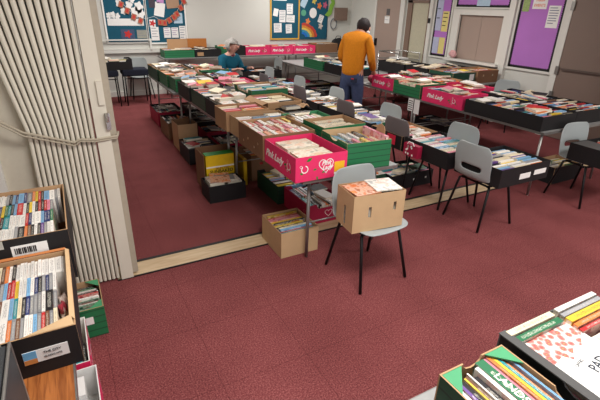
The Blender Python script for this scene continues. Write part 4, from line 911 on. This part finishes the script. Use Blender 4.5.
if rest:
    bm = bmesh.new(); lay = bm.loops.layers.float_color.new('covercol')
    pc = rgb((222, 214, 196))
    for q in rest:
        t, l, h = q['dim']; c = jitter(q['col'])
        vs = box(bm, -t / 2, t / 2, -l / 2, l / 2, -h / 2, h / 2, 0, q['M'])
        fs = set(f for v in vs for f in v.link_faces); c2 = rgb(PAL[rnd.choice(MIX)])
        R = q['M'].to_3x3()
        for f in fs:
            f.normal_update(); nl = R.inverted() @ f.normal
            cc = pc if abs(nl.y) > .9 or nl.z < -.9 else c
            if abs(nl.x) > .9 and q['col'] == 'white' and rnd.random() < .4: cc = c2
            for lp in f.loops: lp[lay] = cc
    o = obj('distant_books', bm, VCOL); tag(o, 'all the smaller, more distant books packed in the farther trays', 'books', None, 'stuff')
for s, sz, m, p, a in LET:
    pass
def on_book(label_part, s, size, m, ang):
    for o in C.objects:
        if o.get('label') and label_part in o['label'] and o.type == 'EMPTY':
            h = o.children[0].scale.z
            text(s, size, m, o, (0, 0, h / 2 + .0006), (0, 0, ang), bold=.0004); return
on_book('thick dark green book', 'LANDSCAPES', .034, WHITE, -PI / 2)
on_book('bold black capitals', 'CLASSIC', .024, BLACKC, -PI / 2)

# ================================================================= WALL ITEMS
def board(label, face, a0, a1, z0, z1, back, frame, fw=.03, name='notice_board', border=None):
    """face 'back' (on Y=9.8, a=x) or 'right' (on X=6.7, a=y)"""
    t = thing(name, label, 'notice board', ((a0 + a1) / 2, 9.8, z0) if face == 'back' else (6.7, (a0 + a1) / 2, z0), 0 if face == 'back' else -PI / 2 * -1 * -1)
    W, H = a1 - a0, z1 - z0
    bxo('backing', -W / 2, W / 2, -.015, 0, 0, H, back, t)
    bm = bmesh.new()
    for q in ((-W / 2, W / 2, -fw, 0), (-W / 2, W / 2, H, H + fw), (-W / 2 - fw, -W / 2, -fw, H + fw), (W / 2, W / 2 + fw, -fw, H + fw)): box(bm, q[0], q[1], -.03, 0, q[2], q[3])
    obj('frame', bm, frame, t)
    if border:
        bm = bmesh.new(); bw = .03
        def strip(x0, z0_, x1, z1_):
            L = math.hypot(x1 - x0, z1_ - z0_); n = max(2, int(L / .03)); dx, dz = (x1 - x0) / L, (z1_ - z0_) / L; nx, nz = -dz, dx
            for i in range(n):
                s0, s1 = i * L / n, (i + 1) * L / n; sm = (s0 + s1) / 2
                P = lambda s, o_: (x0 + dx * s + nx * o_, -.0165, z0_ + dz * s + nz * o_)
                bm.faces.new([bm.verts.new(p) for p in (P(s0, 0), P(s1, 0), P(s1, bw), P(s1 - (s1 - s0) * .2, bw * 1.35), P(sm, bw * 1.5), P(s0 + (s1 - s0) * .2, bw * 1.35), P(s0, bw))])
        strip(-W / 2, 0, W / 2, 0); strip(W / 2, 0, W / 2, H); strip(W / 2, H, -W / 2, H); strip(-W / 2, H, -W / 2, 0)
        obj('scalloped_border', bm, border, t)
    return t
def sheet(label, face, a, z, w_, h_, m, rot=0, name='paper_notice', lines=0, ink=None, off=0, depth=.002):
    base = 9.8 - .018 - off if face == 'back' else 6.7 - .018 - off
    t = thing(name, label, 'paper', (a, base, z) if face == 'back' else (base, a, z), 0 if face == 'back' else -PI / 2)
    t.rotation_euler = Euler((0, rot, 0)) if face == 'back' else (Matrix.Rotation(-PI / 2, 3, 'Z') @ Matrix.Rotation(rot, 3, 'Y')).to_euler()
    sh_ = bxo('sheet', -w_ / 2, w_ / 2, -depth, 0, -h_ / 2, h_ / 2, m, t)
    if lines:
        bm = bmesh.new()
        for k in range(lines):
            z_ = h_ * .4 - k * h_ * .8 / lines; L = w_ * rnd.uniform(.5, .8)
            box(bm, -w_ * .4, -w_ * .4 + L, -depth - .0008, -depth, z_ - h_ * .02, z_ + h_ * .02)
        obj('printed_lines', bm, ink or mat('print_grey', (120, 124, 140), .7), sh_)
    return t
CR = mat('craft_card', (170, 104, 78), .8, noise=.12); INKR = mat('ink_red', (190, 50, 50), .7); SUG = mat('brown_sugar_paper', (170, 138, 112), .9)
board('teal notice board at the left of the back wall with butterflies and white flowers', 'back', .95, 1.70, 1.07, 2.2, TEAL, WHITE)
board('teal notice board right of the card garland with a red flower card', 'back', 1.74, 2.5, 1.05, 2.2, TEAL, WHITE)
board('ochre-framed teal notice board covered in white sheets', 'back', 4.5, 5.2, 1.1, 2.2, TEAL, OCHRE)
board('teal display board with rainbow and crocodile pictures', 'back', 5.24, 6.0, 1.08, 2.2, TEAL, mat('teal_edge', (30, 70, 90), .7), .01)
def cut(label, face, a, z, pts, m, name='paper_cutout', off=.0):
    base = 9.8 - .018 - off
    t = thing(name, label, 'paper', (a, base, z)); bm = bmesh.new(); prism(bm, pts, -.003, 0); obj('cutout', bm, m, t); return t
def circ(r, n=14, e=1, w_=0): return [(r * (1 + w_ * math.cos(5 * 2 * PI * k / n)) * math.cos(2 * PI * k / n), r * e * (1 + w_ * math.cos(5 * 2 * PI * k / n)) * math.sin(2 * PI * k / n)) for k in range(n)]
# left board content
sheet('white strip of card across the left teal board', 'back', 1.32, 1.44, .68, .13, PAPER)
mp = sheet('mosaic-like picture with a red star in the lower left board', 'back', 1.33, 1.215, .26, .19, mat('mosaic', (70, 84, 110), .8, noise=.3, scale=60)); bm = bmesh.new(); prism(bm, [(p[0], p[1]) for p in circ(.06, 30, 1, .3)], -.0045, -.002); obj('red_star', bm, INKR, mp)
sheet('grey framed photograph in the lower left board beside the red star', 'back', 1.6, 1.215, .19, .16, mat('photo_grey', (150, 150, 138), .6), lines=3)
for k, (a, z, s) in enumerate(((1.02, 1.56, .045), (1.10, 1.57, .05), (1.18, 1.55, .045), (1.24, 1.78, .06), (1.42, 1.76, .06), (1.52, 1.63, .08), (1.6, 1.72, .08), (1.63, 1.6, .07), (1.48, 1.86, .06), (1.3, 1.64, .05))):
    cut('white paper flower pinned on the left teal board', 'back', a, z, circ(s, 20, 1.2, .18), PAPER)['group'] = 'white paper flowers on the left teal board'
# right board content
sheet('white sheet beneath the red flower card', 'back', 1.86, 1.22, .16, .26, PAPER, lines=4)
fc_ = sheet('card with a bright red flower right of the garland centre', 'back', 1.83, 1.42, .12, .14, PAPER, off=.003); bm = bmesh.new(); prism(bm, circ(.05, 30, 1, .35), -.0045, -.002); obj('red_flower', bm, INKR, fc_)
sheet('plain white page on the right teal board, left of the brown paper', 'back', 2.0, 1.68, .2, .26, PAPER, .2)
sheet('large brown sugar paper at the top of the right teal board', 'back', 2.27, 1.84, .26, .26, SUG, -.1, off=.004)
sheet('blue and white drawing on the right teal board edge', 'back', 2.36, 1.52, .18, .2, mat('pale_blue', (176, 200, 216), .8), lines=5)
for a, c in ((2.11, 'first'), (2.27, 'second')): sheet(f'child drawing with coloured dots, {c} in the bottom row of the right teal board', 'back', a, 1.24, .14, .2, PAPER, lines=4, ink=mat('ink_purple', (140, 90, 160), .8))
sheet('white page at the bottom right corner of the right teal board', 'back', 2.43, 1.22, .13, .3, PAPER, lines=5)
sheet('colourful small picture at the top of the right teal board', 'back', 2.03, 1.86, .14, .12, mat('multi', (190, 140, 190), .8, noise=.4, scale=40))
sheet('dark photograph with an orange shape on the right teal board', 'back', 1.86, 1.8, .12, .18, mat('darkpic', (70, 60, 70), .6, noise=.4, scale=40))
gar = thing('card_garland', 'garland of brown hand-printed cards strung across both left teal boards', 'garland', (0, 9.76, 0))
gp = [(1.18, 1.86), (1.27, 1.76), (1.37, 1.65), (1.48, 1.54), (1.6, 1.47), (1.72, 1.46), (1.87, 1.5), (1.98, 1.44), (2.07, 1.43), (2.17, 1.48), (2.27, 1.54), (2.34, 1.6), (2.43, 1.72), (2.5, 1.84)]
bm = bmesh.new(); tube(bm, [(x, 0, z + .05) for x, z in gp], .003); obj('string', bm, PAPER, gar)
for k, (x, z) in enumerate(gp):
    if k in (0, 5, 6): continue
    a = .35 if k < 5 else -.45 if k > 8 else 0
    Mx = Matrix.Translation((x, -.004, z)) @ Matrix.Rotation(a, 4, 'Y')
    bm = bmesh.new(); box(bm, -.045, .045, -.003, 0, -.055, .055, 0, Mx); c = obj('card', bm, CR, gar)
    bm = bmesh.new(); box(bm, -.02, .02, -.0045, -.003, -.03, .03, 0, Mx); obj('print', bm, INKR, c)
# ledge rail in front of the left board
rl = thing('wall_rail', 'white horizontal rail with an end bracket below the left teal board', 'rail', (0, 9.74, 0))
bm = bmesh.new(); box(bm, .3, 1.78, -.02, 0, 1.1, 1.125); obj('rail', bm, CREAM, rl); bm = bmesh.new(); box(bm, 1.72, 1.76, -.03, .06, .92, 1.13); obj('bracket', bm, CREAM, rl)
# ochre board content
for k, (a, z, w_, h_, rr, n) in enumerate(((4.72, 1.97, .34, .12, 0, 3), (4.61, 1.66, .12, .16, .2, 0), (4.78, 1.58, .16, .26, 0, 6), (4.66, 1.33, .2, .2, -.03, 5), (4.97, 1.74, .16, .22, 0, 5), (4.99, 1.53, .22, .16, .05, 4), (4.95, 1.31, .16, .2, -.05, 4))):
    sheet(('wide white sheet at the top of the ochre-framed board', 'small tilted square note on the ochre-framed board', 'tall printed page in the middle of the ochre-framed board', 'printed page at the lower left of the ochre-framed board', 'page with coloured lines at the upper right of the ochre-framed board', 'wide page at mid right of the ochre-framed board', 'page at the lower right of the ochre-framed board')[k], 'back', a, z, w_, h_, PAPER, rr, lines=n, off=.002 if k == 5 else 0)
# rainbow board
rain = thing('rainbow_picture', 'rainbow collage with blue centre at the lower left of the crocodile board', 'picture', (5.3, 9.782, 1.12))
for k, c in enumerate(((190, 70, 60), (220, 130, 60), (225, 190, 90), (60, 140, 170), (40, 110, 190))):
    r0, r1 = .42 - k * .065, .355 - k * .065; bm = bmesh.new(); n = 10; pts = []
    for i in range(n + 1): t = PI * .5 * i / n; wv = 1 + .04 * (i % 2); pts.append((r0 * wv * math.cos(t), .75 * r0 * wv * math.sin(t)))
    for i in range(n, -1, -1): t = PI * .5 * i / n; pts.append((r1 * math.cos(t), .75 * r1 * math.sin(t)))
    prism(bm, pts, -.003, 0); obj('colour_band', bm, mat('band%d' % k, c, .8, noise=.25, scale=50), rain)
cut('white round picture with sketch in the middle of the rainbow board', 'back', 5.6, 1.66, circ(.1, 16, 1.15), PAPER)
cut('green round leaf shape at the left of the rainbow board', 'back', 5.34, 1.66, circ(.07, 14), mat('mint', (90, 160, 130), .8))
sheet('tilted white page at the right of the rainbow board', 'back', 5.82, 1.53, .13, .18, PAPER, .35, lines=4)
sheet('tilted pale blue drawing at the top left of the rainbow board', 'back', 5.34, 1.88, .15, .2, mat('pale_blue', (176, 200, 216), .8), .5)
for k, (a, z, c, nm) in enumerate(((5.62, 1.93, (200, 180, 90), 'yellow'), (5.77, 1.82, (214, 120, 60), 'orange'), (5.93, 1.84, (190, 90, 120), 'magenta'), (5.46, 1.47, (220, 130, 80), 'amber'), (5.82, 1.37, (200, 190, 180), 'pale grey'))):
    cut(f'{nm} paper figure pinned on the rainbow board', 'back', a, z, circ(.055, 20, 1.2, .3), mat('fig%d' % k, c, .8, noise=.2))
cut('long green crocodile-like paper shape over the right edge of the rainbow board', 'back', 6.08, 1.78, [(-.16, -.16), (-.06, -.2), (.03, -.14), (.07, .0), (.12, .1), (.08, .25), (-.02, .38), (-.09, .36), (-.03, .22), (.02, .12), (-.03, .06), (-.05, -.04), (-.1, -.1)], mat('crocgreen', (128, 176, 70), .8), off=.014)
wb = thing('wall_phone', 'brown wall box with a looped grey cable beside the rainbow board', 'wall box', (6.38, 9.8, 1.5))
bxo('box_body', -.17, .16, -.1, 0, 0, .29, mat('brown_plastic', (126, 104, 92), .6), wb)
bm = bmesh.new(); tube(bm, [(-.19 + .085 * math.cos(t), -.03, -.08 + .12 * math.sin(t)) for t in [PI / 2 + 2 * PI * k / 16 for k in range(17)]], .012); obj('cable', bm, mat('cable_grey', (110, 112, 116), .6), wb, True)
# right wall
board('tall purple notice board with blue and yellow sheets beside the fanlight door', 'right', 6.43, 6.84, .96, 2.35, PURP, CREAM, .03, border=BLACKC)
sheet('tall pale blue sheet at the upper left of the narrow purple board', 'right', 6.73, 1.74, .15, .62, mat('pale_lilac', (180, 184, 208), .8), lines=3)
sheet('yellow printed sheet at the upper right of the narrow purple board', 'right', 6.56, 1.6, .16, .36, mat('pale_yellow', (222, 206, 130), .8), lines=4, ink=BLACKC)
sheet('pale blue sheet at the bottom of the narrow purple board', 'right', 6.73, 1.16, .15, .3, mat('pale_lilac', (180, 184, 208), .8))
sheet('yellow sheet at the bottom of the narrow purple board', 'right', 6.57, 1.16, .15, .3, mat('pale_yellow', (222, 206, 130), .8))
board('wide purple notice board directly above the shuttered hatch', 'right', 5.18, 6.34, 1.86, 2.4, PURP, CREAM, .02, border=BLACKC)
sheet('pale blue sheet at the bottom of the board above the hatch', 'right', 5.73, 1.99, .28, .22, mat('pale_blue', (176, 200, 216), .8))
board('large purple notice board with scalloped black border by the brown door', 'right', 4.24, 5.0, .96, 2.3, PURP, CREAM, .035, border=BLACKC)
ev = sheet('white notice reading EVENTS in red on the large purple board', 'right', 4.66, 1.93, .24, .16, PAPER)
text('PARISH', .045, mat('orange_ink', (224, 120, 80), .7), ev, (0, -.0028, .04), FN, bold=.0006); text('EVENTS', .055, mat('orange_ink', (224, 120, 80), .7), ev, (0, -.0028, -.03), FN, bold=.0008)
sheet('white printed list at the right of the large purple board', 'right', 4.4, 1.745, .19, .31, PAPER, lines=7)
sheet('green and yellow leaflet at the top left of the large purple board', 'right', 4.89, 1.93, .12, .24, mat('leaflet', (150, 170, 110), .7, noise=.3, scale=40))
sheet('white notice on the taupe door below a dark square sign', 'right', 8.3, 1.57, .17, .15, PAPER, lines=2, off=.014)
sheet('small dark grey square sign on the taupe door', 'right', 8.28, 1.73, .12, .13, mat('sign_grey', (96, 92, 92), .5), off=.014)
sheet('small black switch box on the white door jamb by the narrow board', 'right', 6.94, 1.6, .05, .09, BLACKC, off=.045, name='switch_box', depth=.015)
hb = thing('paper_garland', 'pink and white paper bow stuck at the left corner of the hatch counter', 'decoration', (6.6, 6.17, .972))
bm = bmesh.new(); bmesh.ops.create_icosphere(bm, subdivisions=2, radius=.08)
for v in bm.verts: v.co = Vector((v.co.x * .5, v.co.y * 1.1, v.co.z * .85)) * (1 + .2 * math.sin(v.co.y * 90)); v.co.z += .075
obj('bow', bm, mat('pinkwhite', (216, 160, 160), .8, noise=.3, scale=40), hb)

# ================================================================= PEOPLE
def skin(name, chains, m, parent, sub=2, root=0):
    vs, es, rs, idx = [], [], [], {}
    for ch in chains:
        prev = None
        for key, p, r in ch:
            if key not in idx: idx[key] = len(vs); vs.append(p); rs.append(r)
            if prev is not None: es.append((prev, idx[key]))
            prev = idx[key]
    me = bpy.data.meshes.new(name); me.from_pydata(vs, es, []); o = bpy.data.objects.new(name, me); C.objects.link(o)
    md = o.modifiers.new('k', 'SKIN'); md.use_smooth_shade = True
    for i, v in enumerate(me.skin_vertices[0].data):
        r = rs[i]; v.radius = r if isinstance(r, tuple) else (r, r); v.use_root = (i == root)
    s = o.modifiers.new('u', 'SUBSURF'); s.levels = sub; s.render_levels = sub
    bpy.context.view_layer.update(); dg = bpy.context.evaluated_depsgraph_get()
    m2 = bpy.data.meshes.new_from_object(o.evaluated_get(dg)); bpy.data.objects.remove(o); m2.name = name; m2.materials.clear()
    for p in m2.polygons: p.use_smooth = True
    return link(name, m2, m, parent)
def ellipsoid(name, c, r, m, parent, wob=0, tilt=None, cutf=None):
    bm = bmesh.new(); bmesh.ops.create_uvsphere(bm, u_segments=20, v_segments=14, radius=1)
    if cutf: bmesh.ops.delete(bm, geom=[v for v in bm.verts if cutf(v.co)], context='VERTS')
    T = tilt or Matrix()
    for v in bm.verts:
        k = 1 + wob * math.sin(v.co.x * 9 + v.co.z * 7) * math.cos(v.co.y * 8)
        v.co = Vector(c) + T.to_3x3() @ Vector((v.co.x * r[0] * k, v.co.y * r[1] * k, v.co.z * r[2] * k))
    return obj(name, bm, m, parent, True)
SKIN = mat('skin', (196, 144, 120), .6, noise=.03)
def hand(wrist, d, up, side, tag_):
    """finger chains; d = pointing direction, side = thumb side"""
    w_ = Vector(wrist); d = Vector(d).normalized(); s = Vector(side).normalized(); u = d.cross(s)
    out = []; palm = w_ + d * .075
    for k in range(4):
        o_ = (k - 1.5) * .019; L = (.068, .078, .074, .058)[k]
        b = w_ + d * .07 - s * o_
        out.append([(tag_ + 'p', tuple(palm), .02), (tag_ + 'f%da' % k, tuple(b + d * .022), .0095), (tag_ + 'f%db' % k, tuple(b + d * (.022 + L * .5) - Vector((0, 0, .012))), .0085), (tag_ + 'f%dc' % k, tuple(b + d * (.02 + L * .85) - Vector((0, 0, .035))), .0075)])
    out.append([(tag_ + 'w', wrist, .024), (tag_ + 't1', tuple(w_ + d * .035 + s * .035), .012), (tag_ + 't2', tuple(w_ + d * .075 + s * .052 - Vector((0, 0, .015))), .0095)])
    return out
# --- man: local frame, faces +Y, x to his right
man = thing('person', 'person in a mustard jumper and blue jeans standing with head bowed over the books', 'person', (3.86, 5.5, 0), -1.05)
HR, HL = (.2, .34, .92), (-.2, .36, .95)
ch = [[('pel', (0, 0, .96), (.15, .115)), ('bel', (0, .01, 1.1), (.15, .115)), ('che', (0, .05, 1.27), (.175, .13)), ('sho', (0, .10, 1.41), (.13, .10)), ('nek', (0.01, .17, 1.475), .058), ('hd0', (.01, .225, 1.51), (.07, .075)), ('hd1', (.02, .265, 1.555), (.08, .092)), ('hd2', (.02, .28, 1.585), (.055, .07))]]
j = [[('hem', (0, -.005, .85), (.17, .14)), ('pel', (0, -.005, .95), (.178, .145)), ('bel', (0, .005, 1.1), (.182, .145)), ('che', (0, .045, 1.27), (.205, .155)), ('sho', (0, .09, 1.40), (.16, .12)), ('col', (0, .14, 1.45), .08)]]
for s, H_, tg in ((1, HR, 'r'), (-1, HL, 'l')):
    el = (s * .245, .09, 1.11)
    ch.append([('sho', (0, .10, 1.41), .1), (tg + 's', (s * .165, .085, 1.385), .065), (tg + 'u', (s * .22, .085, 1.26), .05), (tg + 'e', el, .043), (tg + 'm', tuple((Vector(el) + Vector(H_)) / 2), .036), (tg + 'w', H_, .026), (tg + 'p', tuple(Vector(H_) + (Vector(H_) - Vector(el)).normalized() * .075), (.034, .018))])
    ch += hand(H_, Vector(H_) - Vector(el), None, (-s, .3, 0), tg)
    ch.append([('pel', (0, 0, .96), .15), (tg + 'hip', (s * .09, 0, .88), .095), (tg + 'th', (s * .105, .005, .68), .08), (tg + 'kn', (s * .11, .01, .47), .058), (tg + 'ca', (s * .115, -.012, .32), .055), (tg + 'an', (s * .12, -.02, .10), .038), (tg + 'he', (s * .12, -.02, .045), .036), (tg + 'ba', (s * .125, .1, .035), .034), (tg + 'to', (s * .13, .17, .028), .022)])
    j.append([('sho', (0, .09, 1.40), .1), (tg + 's', (s * .168, .085, 1.385), .084), (tg + 'u', (s * .225, .085, 1.26), .07), (tg + 'e', (el[0] * 1.02, el[1], el[2]), .062), (tg + 'm', tuple((Vector(el) + Vector(H_)) / 2), .054), (tg + 'c', tuple(Vector(el).lerp(Vector(H_), .88)), .043)])
skin('body', ch, SKIN, man)
MUST = mat('mustard_wool', (200, 122, 24), .95, noise=.08, scale=40, bump=.2)
skin('jumper', j, MUST, man)
JEAN = mat('denim', (64, 74, 104), .9, noise=.14, scale=25)
t = [[('wai', (0, 0, 1.03), (.165, .13)), ('pel', (0, 0, .95), (.175, .138)), ('crt', (0, 0, .88), (.165, .13))]]
for s, tg in ((1, 'r'), (-1, 'l')): t.append([('crt', (0, 0, .88), .14), (tg + 'h', (s * .092, 0, .80), .115), (tg + 't', (s * .105, .005, .64), .1), (tg + 'k', (s * .11, .01, .45), .08), (tg + 'c', (s * .115, -.01, .28), .072), (tg + 'a', (s * .12, -.015, .1), .064)])
skin('jeans', t, JEAN, man)
for s in (1, -1):
    skin('shoe', [[('a', (s * .12, -.04, .05), .05), ('b', (s * .122, .06, .045), .048), ('c', (s * .13, .17, .036), .038)]], BLACKM, man, 2)
bm = bmesh.new(); box(bm, .05, .15, -.15, -.135, .80, .86); pk = obj('back_pocket', bm, mat('denim_dark', (40, 46, 66), .9), man)
bm = bmesh.new(); box(bm, .06, .1, -.155, -.15, .845, .86); obj('red_tab', bm, INKR, pk)
Th = Matrix.Rotation(-.75, 4, 'X')
HAIR = mat('dark_hair', (38, 30, 30), .7, noise=.3, scale=80, bump=.5)
ellipsoid('hair', (.018, .24, 1.565), (.1, .118, .11), HAIR, man, .04, Th, lambda c: c.y > .35 and c.z < .25)
for s in (1, -1): ellipsoid('ear', (.02 + s * .09, .25, 1.525), (.012, .022, .032), SKIN, man)
ellipsoid('nose', (.025, .37, 1.505), (.014, .02, .02), SKIN, man)
for s in (1, -1): ellipsoid('eye', (.025 + s * .032, .35, 1.54), (.012, .008, .007), WHITE, man)
bm = bmesh.new(); bmesh.ops.create_uvsphere(bm, u_segments=14, v_segments=8, radius=1)
for v in bm.verts: v.co = Vector((.022 + v.co.x * .065, .32 + v.co.y * .045, 1.475 + v.co.z * .045))
obj('face_mask', bm, PAPER, man, True)
# --- woman seated
wo = thing('person', 'grey-haired person in a teal jumper seated and leaning over the book trays', 'person', (2.62, 7.72, 0), PI + .5)
HR, HL = (.2, .42, .79), (-.16, .44, .79)
SZ = .46
ch = [[('pel', (0, -.02, SZ + .11), (.16, .13)), ('bel', (0, .03, SZ + .25), (.14, .12)), ('che', (0, .085, SZ + .40), (.15, .12)), ('sho', (0, .13, SZ + .51), (.11, .09)), ('nek', (0, .17, SZ + .58), .05), ('hd0', (0, .215, SZ + .63), (.065, .072)), ('hd1', (0, .235, SZ + .69), (.078, .09)), ('hd2', (0, .235, SZ + .735), (.055, .07))]]
jl = [[('pel', (0, -.02, SZ + .13), (.2, .17)), ('bel', (0, .03, SZ + .25), (.19, .165)), ('che', (0, .085, SZ + .39), (.2, .16)), ('sho', (0, .125, SZ + .49), (.15, .115)), ('col', (0, .15, SZ + .53), .08)]]
tl = [[('pel', (0, -.02, SZ + .11), (.17, .14))]]
for s, H_, tg in ((1, HR, 'r'), (-1, HL, 'l')):
    el = (s * .25, .2, SZ + .27)
    ch.append([('sho', (0, .13, SZ + .51), .1), (tg + 's', (s * .15, .12, SZ + .48), .06), (tg + 'u', (s * .21, .15, SZ + .38), .046), (tg + 'e', el, .04), (tg + 'm', tuple((Vector(el) + Vector(H_)) / 2), .034), (tg + 'w', H_, .024), (tg + 'p', tuple(Vector(H_) + (Vector(H_) - Vector(el)).normalized() * .07), (.03, .016))])
    ch += hand(H_, Vector(H_) - Vector(el), None, (-s, .3, 0), tg)
    jl.append([('sho', (0, .125, SZ + .49), .1), (tg + 's', (s * .165, .12, SZ + .475), .085), (tg + 'u', (s * .23, .15, SZ + .38), .075), (tg + 'e', (el[0] * 1.02, el[1], el[2]), .057), (tg + 'm', tuple((Vector(el) + Vector(H_)) / 2), .05), (tg + 'c', tuple(Vector(el).lerp(Vector(H_), .85)), .038)])
    leg = [(tg + 'h', (s * .1, .02, SZ + .09), .088), (tg + 't', (s * .12, .22, SZ + .09), .075), (tg + 'k', (s * .13, .42, SZ + .06), .06), (tg + 'c', (s * .13, .43, SZ - .16), .052), (tg + 'a', (s * .13, .42, .1), .036)]
    ch.append([('pel', (0, -.02, SZ + .11), .15)] + leg + [(tg + 'he', (s * .13, .42, .045), .034), (tg + 'to', (s * .13, .56, .03), .024)])
    tl.append([('pel', (0, -.02, SZ + .11), .15)] + [(a_, b_, c_ + .014) for a_, b_, c_ in leg])
skin('body', ch, mat('pale_skin', (206, 156, 138), .6, noise=.03), wo)
skin('jumper', jl, mat('teal_wool', (16, 88, 110), .95, noise=.08, scale=40, bump=.2), wo)
skin('trousers', tl, mat('dark_trousers', (36, 36, 42), .9), wo)
for s in (1, -1): skin('shoe', [[('a', (s * .13, .4, .046), .045), ('b', (s * .13, .5, .042), .044), ('c', (s * .13, .59, .034), .034)]], BLACKM, wo, 2)
GH = mat('grey_hair', (176, 172, 166), .8, noise=.3, scale=70, bump=.6)
ellipsoid('hair', (0, .2, SZ + .70), (.118, .118, .122), GH, wo, .12, Matrix.Rotation(-.2, 4, 'X'), lambda c: c.y > .45 and c.z < .3)
for s in (1, -1):
    ellipsoid('ear', (s * .084, .225, SZ + .66), (.012, .02, .03), mat('pale_skin', (206, 156, 138)), wo)
    ellipsoid('eye', (s * .03, .312, SZ + .69), (.008, .005, .004), BLACKM, wo)
ellipsoid('nose', (0, .336, SZ + .675), (.013, .02, .02), mat('pale_skin', (206, 156, 138)), wo)
ellipsoid('mouth', (0, .305, SZ + .635), (.024, .008, .006), mat('lips', (160, 90, 84), .6), wo)
ellipsoid('scarf', (0, .175, SZ + .54), (.06, .055, .035), mat('maroon_scarf', (110, 50, 66), .9), wo, .06)
chair(2.64, 7.79, PI + .5, 'grey chair the woman in the teal jumper is sitting on')
